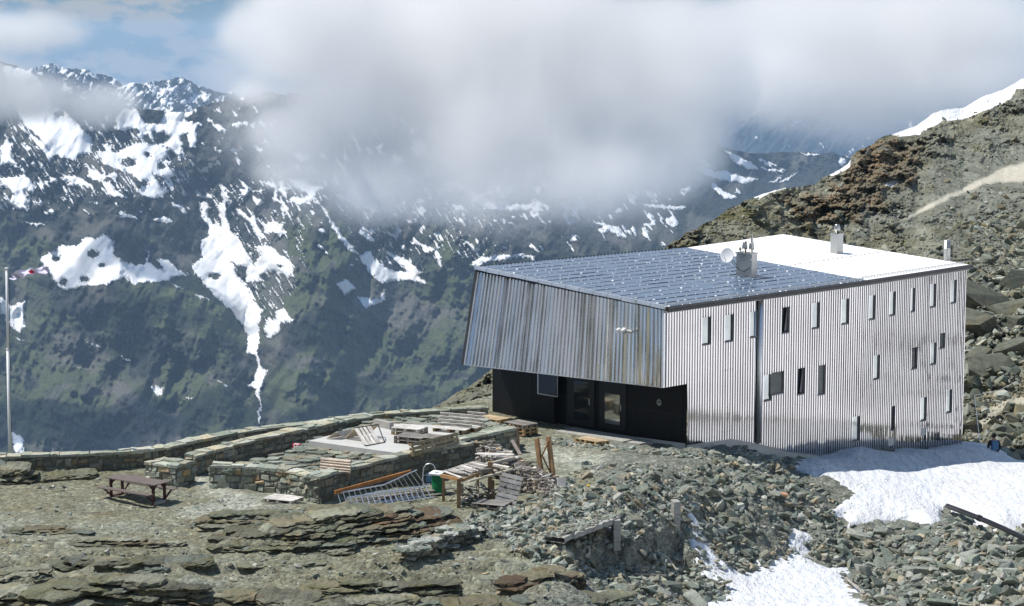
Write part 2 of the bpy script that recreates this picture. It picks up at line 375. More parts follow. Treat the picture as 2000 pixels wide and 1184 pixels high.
M['black_plastic'] = plain('black_plastic', (0.012, 0.012, 0.018), 0.35, 0, 0.2, 5)
M['green'] = plain('green_plastic', (0.005, 0.16, 0.06), 0.5, 0, 0.2, 4)
M['blue_cloth'] = plain('blue_cloth', (0.10, 0.22, 0.36), 0.9, 0, 0.3, 20)
M['dark_cloth'] = plain('dark_cloth', (0.03, 0.03, 0.045), 0.95, 0, 0.2, 20)
M['skin'] = plain('skin', (0.42, 0.24, 0.17), 0.6, 0, 0.1, 20)
M['hair'] = plain('dark_hair', (0.03, 0.02, 0.015), 0.8, 0, 0.2, 40)
M['terracotta'] = plain('terracotta', (0.60, 0.32, 0.20), 0.8, 0, 0.15, 10)
M['yellow'] = plain('yellow_plastic', (0.65, 0.42, 0.02), 0.5, 0, 0.15, 10)
M['flag_white'] = plain('flag_cloth', (0.72, 0.68, 0.82), 0.9, 0, 0.08, 4)
M['flag_red'] = plain('flag_red_cloth', (0.62, 0.04, 0.08), 0.9, 0, 0.1, 4)
def wood(name, gain=1.0):
    m = Mat(name, 0.85, 0, 0.2); c = m.attr('Col', 'Color')
    n = m.noise(3.0, 6, 0.65, m.coords((1, 1, 1))); g = m.noise(14, 4, 0.7)
    m.col(m.mix(1.0, m.mix(1.0, c, m.ramp(n, [(0.3, 0.65*gain), (0.7, 1.3*gain)]), 'MULTIPLY'), m.ramp(g, [(0.3, 0.8), (0.7, 1.2)]), 'MULTIPLY'))
    m.bump(g, 0.3, 0.01); return m.m
M['wood'] = wood('weathered_wood')
def glass_mat(name, c=(0.02, 0.025, 0.03), rough=0.06):
    m = Mat(name, rough, 0.0, 0.5); m.b.inputs['IOR'].default_value = 1.45; n = m.noise(2.0, 3); m.col(m.mix(1.0, tuple(c), m.ramp(n, [(0.3, 0.8), (0.7, 1.2)]), 'MULTIPLY')); m.bump(n, 0.05, 0.02); return m.m
M['glass'] = glass_mat('dark_window_glass')
def mirror_glass():
    m = Mat('mirroring_window_glass', 0.08, 0.85, 0.8); m.col(m.ramp(m.noise(1.5, 3), [(0.3, (0.40, 0.43, 0.43)), (0.7, (0.55, 0.58, 0.57))])); return m.m
M['mirror_glass'] = mirror_glass()
def pv_mat():
    m = Mat('solar_panel_glass', 0.22, 0.0, 0.8); co = m.coords()
    n = m.noise(3, 4); m.col(m.ramp(n, [(0.3, (0.095, 0.145, 0.225)), (0.7, (0.14, 0.20, 0.29))])); return m.m
M['pv'] = pv_mat()
# ------------------------------------------------------------------ the hut
Z3 = Vector((0, 0, 1))
pC = at_y(1297, 600, 85.0); ZE = pC.z
pK = at_z(1685, 548, ZE); pE = at_z(1885, 518, ZE)
dR = (pK-pC).normalized(); nR = Vector((dR.y, -dR.x, 0)).normalized()            # nR points out of the long side
dR2 = (pE-pK).normalized(); nR2 = Vector((dR2.y, -dR2.x, 0)).normalized()
dL = -nR
pL = at_plane(935, 524, pC, Vector((dL.y, -dL.x, 0)))
n1 = (pK-pC).cross(pL-pC).normalized(); n1 = n1 if n1.z > 0 else -n1
pM = at_plane(1344, 486, pC, n1)
n2 = (pE-pK).cross(pM-pK).normalized(); n2 = n2 if n2.z > 0 else -n2
pB = at_plane(1530, 460, pK, n2)
pC2 = at_plane(1294.5, 757, pC, nR); pC2.x, pC2.y = pC.x, pC.y
pL2 = at_z(908, 712, pC2.z)
pR0 = at_plane(1340.5, 874, pC, nR)
pR1 = pR0+dL*10.9
ZB = pR0.z
hut = empty('mountain_hut', (pR0.x, pR0.y, ZB), 0, 'large metal clad mountain hut with solar roof, black entrance wall and slit windows', 'mountain hut')
def P(o): o.parent = hut; o.matrix_parent_inverse = Matrix.Translation(hut.location).inverted(); return o
def sub(o, par): o.parent = par; return o
def ribs(mb, p0, d, n, length, npitch, zb, zt, holes=(), depth=0.045, top=None, jit=0.0, start=0.0):
    """vertical ribbed sheet along p0+d*s; zb/zt functions of s; holes (s0,s1,z0,z1) snapped to the pitch"""
    pitch = length/npitch
    prof = [(0.0, 0), (0.44, 0), (0.49, 1), (0.95, 1), (1.0, 0)]
    for k in range(npitch):
        s0 = k*pitch; sc = s0+pitch/2
        if s0 < start-1e-6: 
            if sc < start: continue
        iv = [(zb(sc), zt(sc))]
        for h in holes:
            if h[0]-1e-4 < sc < h[1]+1e-4:
                ni = []
                for a, b in iv:
                    if h[3] <= a or h[2] >= b: ni.append((a, b)); continue
                    if h[2] > a: ni.append((a, h[2]))
                    if h[3] < b: ni.append((h[3], b))
                iv = ni
        j0, j1 = RNG.normal(0, jit), RNG.normal(0, jit)
        for a, b in iv:
            V = []
            for q, (o, e) in enumerate(prof):
                s = s0+o*pitch; off = e*depth+(j0 if q == 2 else j1 if q == 3 else 0)
                p = p0+d*s+n*off
                V.append((p.x, p.y, a if (a != zb(sc)) else zb(s))); V.append((p.x, p.y, b if b != zt(sc) else zt(s)))
            mb.add(V, [(2*i, 2*i+2, 2*i+3, 2*i+1) for i in range(4)])
def piecewise(pts):
    xs = [p[0] for p in pts]; ys = [p[1] for p in pts]
    return lambda s: float(np.interp(s, xs, ys))
def wall_sz(u, v, p, n, d):
    q = at_plane(u, v, p, n); return (q-p).dot(d), q.z
LEN1 = (pK-pC).length; LEN2 = (pE-pK).length
base_px = [(1341, 869), (1425, 857), (1480, 867), (1535, 882), (1600, 890), (1684, 888)]
base1 = [wall_sz(u, v, pC, nR, dR) for u, v in base_px]
base2 = [wall_sz(u, v, pK, nR2, dR2) for u, v in [(1686, 886), (1800, 880), (1873, 876)]]
zb1 = piecewise([(0, base1[0][1])]+base1); zb2 = piecewise([(s, z-0.5) for s, z in base2])
zb1r = zb1
cutS = wall_sz(1341, 756, pC, nR, dR)[0]
N1, N2 = 82, 58
P1, P2 = LEN1/N1, LEN2/N2
wins = [  # left, right, top, bottom in the photograph, kind
 (1371, 1386, 620, 672, 'w'), (1413, 1427, 615.5, 666.5, 'w'), (1463, 1474, 609, 658, 'w'), (1522, 1534, 601, 650, 'o'), (1582, 1595, 592, 641, 'w'), (1643, 1656, 584.5, 632, 'w'),
 (1697, 1706.5, 577.5, 623, 'w'), (1735, 1744.5, 570.5, 615.5, 'w'), (1776, 1785, 563, 608, 'w'), (1815.5, 1824, 555, 599, 'w'), (1856, 1864, 547.5, 591, 'w'),
 (1487, 1495.5, 733, 782.5, 'w'), (1505, 1527, 728, 770, 'l'), (1552, 1564, 720.5, 770, 'o'), (1596, 1606, 714, 770, 'l'), (1704, 1713, 694.5, 740, 'w'), (1779, 1788, 679, 719.7, 'd'), (1816.5, 1825, 670, 711, 'w'), (1831.5, 1843.5, 651.5, 680, 'l'),
 (1661, 1672, 815, 861.5, 'w'), (1735.5, 1743.5, 794, 839.5, 'd'), (1797, 1805, 777, 821, 'w'), (1847.5, 1855, 761.5, 805, 'w'), (1793.5, 1805, 837, 852, 'h'), (1733.5, 1744, 856.5, 871, 'h')]
holes1, holes2, todo = [], [], []
for (ul, ur, vt, vb, kind) in wins:
    first = ul < 1684
    p, n, d, pit, hl = (pC, nR, dR, P1, holes1) if first else (pK, nR2, dR2, P2, holes2)
    s0, zt_ = wall_sz(ul, vt, p, n, d); s1, _ = wall_sz(ur, vt, p, n, d); _, zb_ = wall_sz(ul, vb, p, n, d)
    s0 = round(s0/pit)*pit; s1 = max(round(s1/pit)*pit, s0+(3 if first else 2)*pit)
    if kind != 'h': hl.append((s0, s1, zb_, zt_))
    todo.append((p, n, d, s0, s1, zb_, zt_, kind, pit))
pipe_s = wall_sz(1483, 700, pC, nR, dR)[0]; ch0 = math.floor((pipe_s-0.30)/P1)*P1; ch1 = ch0+2*P1
mb = MB()
ribs(mb, pC, dR, nR, LEN1, N1, lambda s: pC2.z if s < cutS else zb1(s), lambda s: ZE-0.10, holes1+[(ch0, ch1, -9, ZE)], 0.092, jit=0.0015)
mb.build('clad', M['clad_side']) and None
side1 = P(bpy.data.objects['clad']); side1.name = 'side_cladding'
mb = MB(); ribs(mb, pK, dR2, nR2, LEN2, N2, zb2, lambda s: ZE-0.10, holes2, 0.085, jit=0.001)
side2 = P(mb.build('side_cladding', M['clad_side']))
# backing wall right behind the ribs (dark channel shows through)
def vquad(mb, a, b, za0, zb0, za1, zb1_, c=(1, 1, 1)):
    mb.add([(a.x, a.y, za0), (b.x, b.y, zb0), (b.x, b.y, zb1_), (a.x, a.y, za1)], [(0, 1, 2, 3)], c=c)
# windows
def wpt(p, n, d, s, z, off): q = p+d*s+n*off; return Vector((q.x, q.y, z))
for (p, n, d, s0, s1, z0, z1, kind, pit) in todo:
    m = MB(); off_o, off_i = 0.012, -0.075
    c = [(s0, z0), (s1, z0), (s1, z1), (s0, z1)]
    if kind == 'h':
        hb = MB(); Mx = Matrix((d, n, Z3)).transposed().to_4x4(); Mx = Matrix.Translation(wpt(p, n, d, s0, z0, 0)) @ Mx
        hb.box((0, 0.0, 0), (s1-s0, 0.09, z1-z0), Mx)
        o = P(hb.build('vent_hatch', M['fascia'])); 
        continue
    V = [tuple(wpt(p, n, d, s, z, off_o)) for s, z in c]+[tuple(wpt(p, n, d, s, z, off_i)) for s, z in c]
    m.add(V, [(0, 1, 5, 4), (1, 2, 6, 5), (2, 3, 7, 6), (3, 0, 4, 7)])
    fo, fi = 0.075, 0.02
    Mx = Matrix.Translation(wpt(p, n, d, s0, z0, 0)) @ Matrix((d, n, Z3)).transposed().to_4x4(); w, h = s1-s0, z1-z0
    for b0, b1 in (((-fi, -.01, -fi), (0.0, fo, h+fi)), ((w, -.01, -fi), (w+fi, fo, h+fi)), ((0, -.01, h), (w, fo, h+fi)), ((-.0, -.01, -.06), (w, 0.11, 0.0))):
        m.box(b0, b1, Mx)
    o = P(m.build('louvre_vent' if kind == 'l' else 'window', M['window_frame'] if kind != 'l' else M['reveal']))
    g = MB()
    if kind == 'l':
        nl = 14 if w > .5 else 16
        for i in range(nl):
            zz = h*(i+0.15)/nl
            V = [(0.0, .01, zz), (w, .03, zz), (w, -.02, zz+h/nl*0.75), (0.0, -.02, zz+h/nl*0.75)]
            g.add(xf(np.array(V), Mx), [(0, 1, 2, 3)])
        go = g.build('louvre_slats', M['concrete'])
    elif kind == 'o':                                  # tilted open casement
        V = [(0.01, -.07, 0.02), (w-.01, -.07, 0.02), (w-.01, -.072, h-.02), (0.01, -.072, h-.02)]
        g.add(xf(np.array(V), Mx), [(0, 1, 2, 3)]); go = g.build('pane', M['glass'])
        g2 = MB(); V = [(w*.62, -.0, 0.03), (w*.98, -.0, 0.03), (w*.98, .03, h-.03), (w*.90, .03, h-.03)]
        g2.add(xf(np.array(V), Mx), [(0, 1, 2, 3)]); g2o = g2.build('open_casement', M['reveal']); g2o.parent = o
    else:
        g.box((0.0, -.05, 0.0), (w, .02, h), Mx); go = g.build('pane', M['glass'] if kind == 'd' else M['mirror_glass'])
    go.parent = o
# seams of the flush side door and other flush hatches
def outline(name, rect, th=0.03, sides='lrtb', off=0.05, mat='window_frame'):
    ul, ur, vt, vb = rect; pl, nl_, dl = (pC, nR, dR) if ul < 1684 else (pK, nR2, dR2)
    s0, z1 = wall_sz(ul, vt, pl, nl_, dl); s1, _ = wall_sz(ur, vt, pl, nl_, dl); _, z0 = wall_sz(ul, vb, pl, nl_, dl)
    Mx = Matrix.Translation(wpt(pl, nl_, dl, s0, z0, 0)) @ Matrix((dl, nl_, Z3)).transposed().to_4x4(); w, h = s1-s0, z1-z0; m = MB()
    if 't' in sides: m.box((0, 0, h-th), (w, off, h), Mx)
    if 'b' in sides: m.box((0, 0, 0), (w, off, th), Mx)
    if 'l' in sides: m.box((0, 0, 0), (th, off, h), Mx)
    if 'r' in sides: m.box((w-th, 0, 0), (w, off, h), Mx)
    return P(m.build(name, M[mat]))
outline('side_door', (1406, 1431, 725, 846), 0.025, 'ltb'); outline('side_door_seam', (1410, 1427, 810, 846), 0.025, 't')
outline('hatch_seam', (1692, 1710, 810, 830), 0.035, 't'); outline('hatch_seam', (1848, 1864, 862, 872), 0.03, 't')
# downpipe in its channel
m = MB(); q = wpt(pC, nR, dR, (ch0+ch1)/2, 0, 0); mm = MB()
vquad(mm, wpt(pC, nR, dR, ch0, 0, -0.02), wpt(pC, nR, dR, ch1, 0, -0.02), zb1(ch0), zb1(ch1), ZE-.1, ZE-.1)
P(mm.build('pipe_channel', M['steel']))
m.tube([wpt(pC, nR, dR, ch1+0.0, zb1(ch1)+0.05, .10), wpt(pC, nR, dR, ch1+0.0, ZE-.12, .10)], 0.11, 12)
m.tube([wpt(pC, nR, dR, ch0+0.08, zb1(ch1)+0.12, .03), wpt(pC, nR, dR, ch0+.08, ZE-.12, .03)], 0.045, 8)
P(m.build('downpipe', M['alu'], smooth=True))
# concrete plinth under the long side and the black wall
m = MB(); pts = [(cutS, base1[0][1])]+base1[1:]
for (sa, za), (sb, zb_) in zip(pts[:-1], pts[1:]):
    a = wpt(pC, nR, dR, sa, 0, .05); b = wpt(pC, nR, dR, sb, 0, .05); ai = wpt(pC, nR, dR, sa, 0, -.3); bi = wpt(pC, nR, dR, sb, 0, -.3)
    m.add([(a.x, a.y, za-2.0), (b.x, b.y, zb_-2.0), (b.x, b.y, zb_), (a.x, a.y, za), (ai.x, ai.y, za), (bi.x, bi.y, zb_)], [(0, 1, 2, 3), (3, 2, 5, 4)])
a = pR0-nR*0.0; e0 = pR0+dL*.02+(-dR)*0.04; e1 = pR0+dL*3.2-dR*0.04
m.add([(e0.x, e0.y, ZB-1), (e1.x, e1.y, ZB-1), (e1.x, e1.y, ZB+.06), (e0.x, e0.y, ZB+.16)], [(0, 1, 2, 3)])
P(m.build('concrete_plinth', M['fascia']))
# black entrance wall with its projecting left block, doors, window
TOPB = pC2.z+0.05
def bl(t, o, z): q = pR0+dL*t-dR*o; return Vector((q.x, q.y, z))   # t along the wall to the left, o out towards the yard
tw = lambda u, v: (at_plane(u, v, pR0, dR)-pR0).dot(dL)
tREC = tw(1091, 800)
m = MB()
MxB = Matrix.Translation(pR0) @ Matrix((dL, -dR, Z3)).transposed().to_4x4()
m.box((0.012, -0.3, -1.0), (tREC, 0.0, TOPB-ZB+.1), MxB)
m.box((tREC, -0.3, -1.0), (10.9, 0.28, TOPB-ZB+.15), MxB)
P(m.build('black_wall', M['black']))
m = MB()
for t in (.9, 1.9, 2.9): m.box((t-.006, 0, -.3), (t+.006, .006, TOPB-ZB), MxB)
for t in (tREC+1.3, tREC+2.5, tREC+3.7): m.box((t-.006, .28, -.3), (t+.006, .286, TOPB-ZB), MxB)
m.box((.02, 0, 1.25), (tREC, .005, 1.262), MxB); P(m.build('panel_joints', M['dark_metal']))
def yard_part(name, u0, u1, v0, v1, o0, o1, mat, par=None):
    pl = bl(0, o1, 0); ta = (at_plane(u1, v1, pl, dR)-pR0).dot(dL); tb = (at_plane(u0, v1, pl, dR)-pR0).dot(dL)
    zt_ = at_plane(u1, v0, pl, dR).z-ZB; zb_ = at_plane(u1, v1, pl, dR).z-ZB; m = MB(); m.box((ta, o0, zb_), (tb, o1, zt_), MxB); o = m.build(name, M[mat])
    if par is None: P(o)
    else: o.parent = par
    return o
for (u0, u1, v0, v1, gu0, gu1, gv0, gv1, hu, hv) in ((1107, 1160, 740, 838, 1121, 1149, 741, 822, 1150.5, 783), (1170, 1222, 745, 846, 1181, 1210, 766, 831, 1212, 795)):
    dr = yard_part('entrance_door', u0, u1, v0+4, v1-3, 0.0, 0.05, 'dark_metal')
    yard_part('door_glass', gu0, gu1, gv0+6, gv1, 0.04, 0.056, 'mirror_glass' if hu > 1200 else 'glass', dr)
    yard_part('door_handle', hu-.6, hu+.6, hv-4, hv+8, 0.06, 0.085, 'alu', dr)
wf = yard_part('entrance_window', 1049.5, 1089, 731, 776, 0.28, 0.30, 'steel'); yard_part('pane', 1051.5, 1087.5, 732, 774.3, 0.30, 0.312, 'glass', wf)
# the small white lettering and the round club emblem beside the doors
m = MB()
def em(u, v, o=0.0): q = at_plane(u, v, pR0, dR); return (q-pR0).dot(dL), q.z-ZB
for (u0, u1, v, seed) in ((1265, 1281.5, 781.5, 1), (1269.5, 1281.5, 784.2, 2), (1267.5, 1281.5, 786.8, 3), (1267, 1281.5, 789.4, 4)):
    rr = random.Random(seed); u = u0
    while u < u1-0.3:
        w_ = rr.uniform(.5, 1.1); t0, z = em(u, v+(u-1273)*.12); t1, _ = em(min(u+w_, u1), v)
        m.box((t1, 0, z-.014), (t0, 0.004, z+.014+rr.uniform(0, .008)), MxB); u += w_+rr.uniform(.25, .45)
P(m.build('lettering', plain('pale_lettering', (0.40, 0.42, 0.42), 0.6, 0, .1))).parent = hut
m = MB(); tc_, zc_ = em(1287.2, 786.5)
for i in range(24):
    a0, a1 = 2*math.pi*i/24, 2*math.pi*(i+1)/24
    V = [(tc_+math.cos(a)*r, .005, zc_+math.sin(a)*r*1.05) for a in (a0, a1) for r in (.085, .12)]
    m.add(xf(np.array(V), MxB), [(0, 1, 3, 2)])
V = [(tc_-.05, .006, zc_-.06), (tc_+.05, .006, zc_-.06), (tc_, .006, zc_+.06)]; m.add(xf(np.array(V), MxB), T=[(0, 1, 2)])
m.box((tc_-.012, 0, zc_+.12), (tc_+.012, .005, zc_+.17), MxB)
P(m.build('round_emblem', bpy.data.materials['pale_lettering']))
# leaning ribbed front above the entrance
m = MB(); NF = 54; prof = [(0.0, 0), (0.42, 0), (0.48, 1), (0.94, 1), (1.0, 0)]
top0, top1 = pC-Z3*0.12, pL-Z3*0.14; outn = -dR
for k in range(NF):
    j = RNG.normal(0, .012, 2); tl = RNG.normal(0, 0.14); V = []
    for q, (o, e) in enumerate(prof):
        s = (k+o)/NF; b = pC2.lerp(pL2, s); t = top0.lerp(top1, s)
        off = e*.095+(j[0]+tl*.12 if q == 2 else j[1]-tl*.12 if q == 3 else 0)
        nseg = 5
        for i in range(nseg+1):
            p = b.lerp(t, i/nseg)+outn*(off+RNG.normal(0, .0022)); V.append(tuple(p))
    Q = [(a*(nseg+1)+i, (a+1)*(nseg+1)+i, (a+1)*(nseg+1)+i+1, a*(nseg+1)+i+1) for a in range(4) for i in range(nseg)]
    m.add(V, Q)
P(m.build('front_cladding', M['clad_front']))
m = MB(); pk = pC+outn*0.06+nR*.05
m.bar(pC2+outn*.04+nR*.02, pC+outn*.04+nR*.02-Z3*.12, .10, .10, up=tuple(dR)); m.bar(pC2+outn*.02, pL2+outn*.02, 0.05, 0.04)
P(m.build('corner_flashing', M['alu']))
# inner shell: closes the volume behind the cladding (dark)
m = MB(); eps = 0.03
Lb = pL2-outn*0.05; Cb = pC2-outn*.05-nR*.03
i0 = bl(0.02, -0.02, TOPB); i1 = bl(10.9, -0.02, TOPB)
m.add([tuple(Cb), tuple(Lb), tuple(i1), tuple(i0)], [(0, 1, 2, 3)])                                   # soffit
m.add([tuple(Cb), tuple(Lb), tuple(pL-outn*.06-Z3*.1), tuple(pC-outn*.06-Z3*.1)], [(0, 1, 2, 3)])      # behind the front
P(m.build('soffit', M['black']))
m = MB(); ci = -0.20
for (p, d, n, ln, off) in ((pC, dR, nR, LEN1, cutS), (pK, dR2, nR2, LEN2, 0)):
    a = wpt(p, n, d, off, 0, ci); b = wpt(p, n, d, ln, 0, ci); vquad(m, a, b, -6, -6, ZE-.05, ZE-.05)
a = wpt(pC, nR, dR, 0, 0, ci); b = wpt(pC, nR, dR, cutS, 0, ci); vquad(m, a, b, pC2.z, pC2.z, ZE-.05, ZE-.05)
for a, b, za, zb_ in ((pE, pB, pE.z, pB.z), (pB, pM, pB.z, pM.z), (pM, pR1, pM.z, pL.z)): vquad(m, a, b, -7, -7, za-.06, zb_-.06)
m.add([tuple(pL-Z3*.1), tuple(pL2), (pR1.x, pR1.y, TOPB), (pR1.x, pR1.y, pL.z)], [(0, 1, 2, 3)])
P(m.build('wall', M['dark_metal']))
# bright strips where the side wall ends, end flashing
m = MB(); m.bar(wpt(pK, nR2, dR2, LEN2, base2[-1][1]-.5, .03), wpt(pK, nR2, dR2, LEN2, ZE-.1, .03), .07, .07, up=tuple(dR2))
m.bar(wpt(pC, nR, dR, 0.0, ZE-.1, .03)+outn*.02, wpt(pC, nR, dR, 0, pC2.z, .03)+outn*.02, .06, .06, up=tuple(dR)); P(m.build('end_flashing', M['alu']))
m = MB(); m.bar(pL2-dR*.02+dL*.05, pL+dL*.05-Z3*.02, .08, .24, up=tuple(dL)); P(m.build('edge_trim', M['dark_metal']))
# roof
def oc(p, a, b): return p+a+b
rC = pC+nR*.22+outn*.10; rK = pK+(nR+nR2).normalized()*.22; rE = pE+nR2*.22+dR2*.10; rL = pL+outn*.12+dL*.10; rM = pM+dL*.10; rB = pB+dL*.1+dR2*.1
def fixz(p, p0, n): return Vector((p.x, p.y, p0.z-((p.x-p0.x)*n.x+(p.y-p0.y)*n.y)/n.z))
rC, rK1, rL, rM1 = [fixz(p, pC, n1) for p in (rC, rK, rL, rM)]; rE, rB = fixz(rE, pK, n2), fixz(rB, pK, n2)
def slab(mb, pts, t):
    n = len(pts); V = [tuple(p) for p in pts]+[tuple(p-Z3*t) for p in pts]
    mb.add(V, [(0, 1, 2, 3), (7, 6, 5, 4)]+[(i, n+i, n+(i+1) % n, (i+1) % n) for i in range(n)])
m = MB(); slab(m, [rC, rK1, rM1, rL], .10); slab(m, [rK1, rE, rB, rM1], .10); roof = P(m.build('roof', M['dark_metal']))
# solar rows on the near half
NRW = 16; CLM = MB()
up1 = n1*0.0
for r in range(NRW):
    f0, f1 = (r+0.07)/NRW, (r+0.93)/NRW
    m = MB(); n_ = 11
    for i in range(n_):
        g0, g1 = (i+.010)/n_, (i+.990)/n_
        q = [rC.lerp(rK1, g).lerp(rL.lerp(rM1, g), f) for g, f in ((g0, f0), (g1, f0), (g1, f1), (g0, f1))]
        tlt = RNG.normal(0, .006); q = [p+n1*(.05+(tlt if a in (0, 1) else -tlt)) for a, p in enumerate(q)]; tlt = 0
        slab(m, q, .035)
    pr = m.build('solar_panel', M['pv']); pr.parent = roof
    m = CLM
    for i in range(n_*2):
        g = (i+RNG.uniform(.1, .9))/(n_*2); p = rC.lerp(rK1, g).lerp(rL.lerp(rM1, g), r/NRW)+n1*.07
        s_ = RNG.choice([.008, .016, .026, .042], p=[.10, .35, .40, .15]); m.box((-s_, -s_, -.03), (s_, s_, RNG.uniform(.0, .012)), Matrix.Translation(p) @ Matrix.Rotation(RNG.uniform(-.5, .5), 4, 'X') @ Matrix.Rotation(.78, 4, 'Z'))
# bright far half in standing sheets
o = CLM.build('panel_clamps', M['white_paint']); o.parent = roof; o['kind'] = 'stuff'
m = MB(); ns = 24
for i in range(ns):
    g0, g1 = (i+.01)/ns, (i+.985)/ns
    q = [rK1.lerp(rE, g).lerp(rM1.lerp(rB, g), f)+n2*.04 for g, f in ((g0, 0.0), (g1, 0.0), (g1, 1.0), (g0, 1.0))]; slab(m, q, .035)
m.build('roof_sheets', M['white_roof']).parent = roof
m = MB()
for r in (0.42,):
    for i in range(22):
        g = (i+.5)/22; p = rK1.lerp(rE, g).lerp(rM1.lerp(rB, g), r)+n2*.05; m.box((-.05, -.02, 0), (.05, .02, .035), Matrix.Translation(p))
for i in range(70):
    g = (i+.5)/70; p = (rK1.lerp(rE, g)).lerp(rM1.lerp(rB, g), .03)+n2*.05; m.box((-.015, -.015, 0), (.015, .015, .09), Matrix.Translation(p))
a, b = rK1.lerp(rM1, .03)+n2*.14, rE.lerp(rB, .03)+n2*.14; m.bar(a, b, .02, .02)
for i in range(90):
    g = (i+.5)/90; p = (rC.lerp(rK1, g)).lerp(rL.lerp(rM1, g), .018)+n1*.06; m.box((-.015, -.015, 0), (.015, .015, .07), Matrix.Translation(p))
a, b = rC.lerp(rL, .018)+n1*.12, rK1.lerp(rM1, .018)+n1*.12; m.bar(a, b, .02, .02)
m.build('snow_guard', M['steel']).parent = roof
m = MB()
for i in range(60):
    g = (i+.5)/60; p = rL.lerp(rM1, g); m.box((-.03, -.03, -.0), (.03, .03, .10), Matrix.Translation(p))
o = m.build('edge_clips', M['gutter']); o.parent = roof; o['kind'] = 'stuff'
# verge flashing, gutter and fascia
m = MB(); nb = 14
for i in range(nb):
    a = rC.lerp(rL, i/nb)+outn*.02; b = rC.lerp(rL, (i+.96)/nb)+outn*.02; m.bar(a+Z3*.03, b+Z3*.03, .16, .14+RNG.uniform(-.02, .02), jit=.006)
P(m.build('verge_flashing', M['alu']))
m = MB()
for a, b, n in ((rC, rK1, nR), (rK1, rE, nR2)):
    o = n*.08
    m.tube([a+o-Z3*.06, b+o-Z3*.06], .095, 10); m.bar(a+o*.2-Z3*.02, b+o*.2-Z3*.02, .12, .14)
P(m.build('gutter', M['gutter']))
m = MB()
for a, b, n in ((pC-dR*.1, pK, nR), (pK, pE+dR2*.1, nR2)): m.bar(a+n*.12-Z3*.17, b+n*.12-Z3*.17, .14, .10)
P(m.build('fascia', M['fascia']))
# ------------------------------------------------------------------ things standing on the roof: chimneys are parts of the hut
def roof_pt(u, v, p0, n): return at_plane(u, v, p0, n)
def chimney(u, v, w, d, h, p0, n, top_over=.04, mat='steel', rot=None):
    b = roof_pt(u, v, p0, n); Mx = Matrix.Translation(b-Z3*.1) @ (Matrix((dR, -nR, Z3)).transposed().to_4x4())
    m = MB(); m.box((-w/2, -d/2, 0), (w/2, d/2, h), Mx)
    for k in range(1, 5): m.box((-w/2-.004, -d/2-.004, h*k/5-.008), (w/2+.006, d/2+.006, h*k/5+.008), Mx)
    m.box((-w/2-top_over, -d/2-top_over, h), (w/2+top_over, d/2+top_over, h+.05), Mx)
    return P(m.build('chimney', M[mat])), Mx
c1, Mx1 = chimney(1458, 541, 0.42, 0.82, 1.12, pC, n1)
def cowl(Mx, x, y, z, r, h, par, louvre=True):
    m = MB(); pts = []; rr = []
    for zz, k in ((0, .55), (.25, .55), (.3, .95), (.55, 1.05), (.85, .8), (1.0, .75), (1.05, .2)):
        pts.append(Mx @ Vector((x, y, z+zz*h))); rr.append(r*k)
    m.tube(pts, rr, 12); o = m.build('chimney_cowl', M['steel'], smooth=True); o.parent = par
cowl(Mx1, -.02, .1, 1.17, .12, .46, c1); cowl(Mx1, .02, -.24, 1.17, .12, .46, c1); cowl(Mx1, -.05, .33, 1.17, .06, .2, c1)
m = MB(); q = Vector((-.20, -.44, 0)); m.tube([Mx1 @ (q+Vector((0, 0, .1))), Mx1 @ (q+Vector((0, 0, 2.0)))], .028, 8); m.tube([Mx1 @ (q+Vector((0, 0, 1.65))), Mx1 @ (q+Vector((0, 0, 1.95)))], .05, 8)
for z in (.2, .9, 1.6): m.bar(Mx1 @ (q+Vector((-.12, 0, z))), Mx1 @ (q+Vector((.12, 0, z))), .05, .05)
m.build('antenna_mast', M['steel']).parent = c1
cdp = at_y(1421, 499, (Mx1 @ Vector((0, 0, 0))).y-.15)
dish = empty('satellite_dish', tuple(cdp), 0); P(dish)
def Dp(o): o.parent = dish; o.matrix_parent_inverse = Matrix.Translation(cdp).inverted(); return o
m = MB(); nr, na = 8, 28; V = []; rad = .32
dd = Vector((-0.55, -1.0, 0.22)).normalized(); du = (Z3-dd*Z3.dot(dd)).normalized(); dv = dd.cross(du)
for i in range(nr+1):
    r = rad*i/nr
    for k in range(na):
        a = 2*math.pi*k/na; V.append(tuple(cdp+du*(math.cos(a)*r*1.08)+dv*(math.sin(a)*r*.98)+dd*(0.05*(i/nr)**2)))
Q = [(i*na+k, i*na+(k+1) % na, (i+1)*na+(k+1) % na, (i+1)*na+k) for i in range(nr) for k in range(na)]
m.add(V, Q); bo = Dp(m.build('dish_bowl', M['white_paint'], smooth=True)); so = bo.modifiers.new('t', 'SOLIDIFY'); so.thickness = .008
m = MB(); hb = Mx1 @ Vector((-.22, .38, .62)); m.bar(cdp-dd*.03, hb, .022, .022); m.bar(cdp-dd*.03-Z3*.12, hb-Z3*.1, .018, .018); m.tube([cdp-du*.3+dd*.08, cdp+dd*.34-du*.1], .010, 6)
m.tube([hb-Z3*.1, Mx1 @ Vector((-.24, .25, .42)), Mx1 @ Vector((-.24, 0, .34)), Mx1 @ Vector((-.23, -.35, .55))], .012, 6); Dp(m.build('dish_arm', M['dark_metal']))
c2, Mx2 = chimney(1634, 496, .46, .40, 1.02, pK, n2); cowl(Mx2, 0, 0, 1.07, .15, .42, c2)
m = MB(); b = roof_pt(1849, 510, pK, n2); m.tube([b-Z3*.1, b+Z3*.62], .16, 16)
for i in range(7): m.tube([b+Z3*(.62+i*.055), b+Z3*(.645+i*.055)], [.19, .17], 16)
m.tube([b+Z3*.60, b+Z3*1.0], .10, 12); P(m.build('flue_pipe', M['steel']))
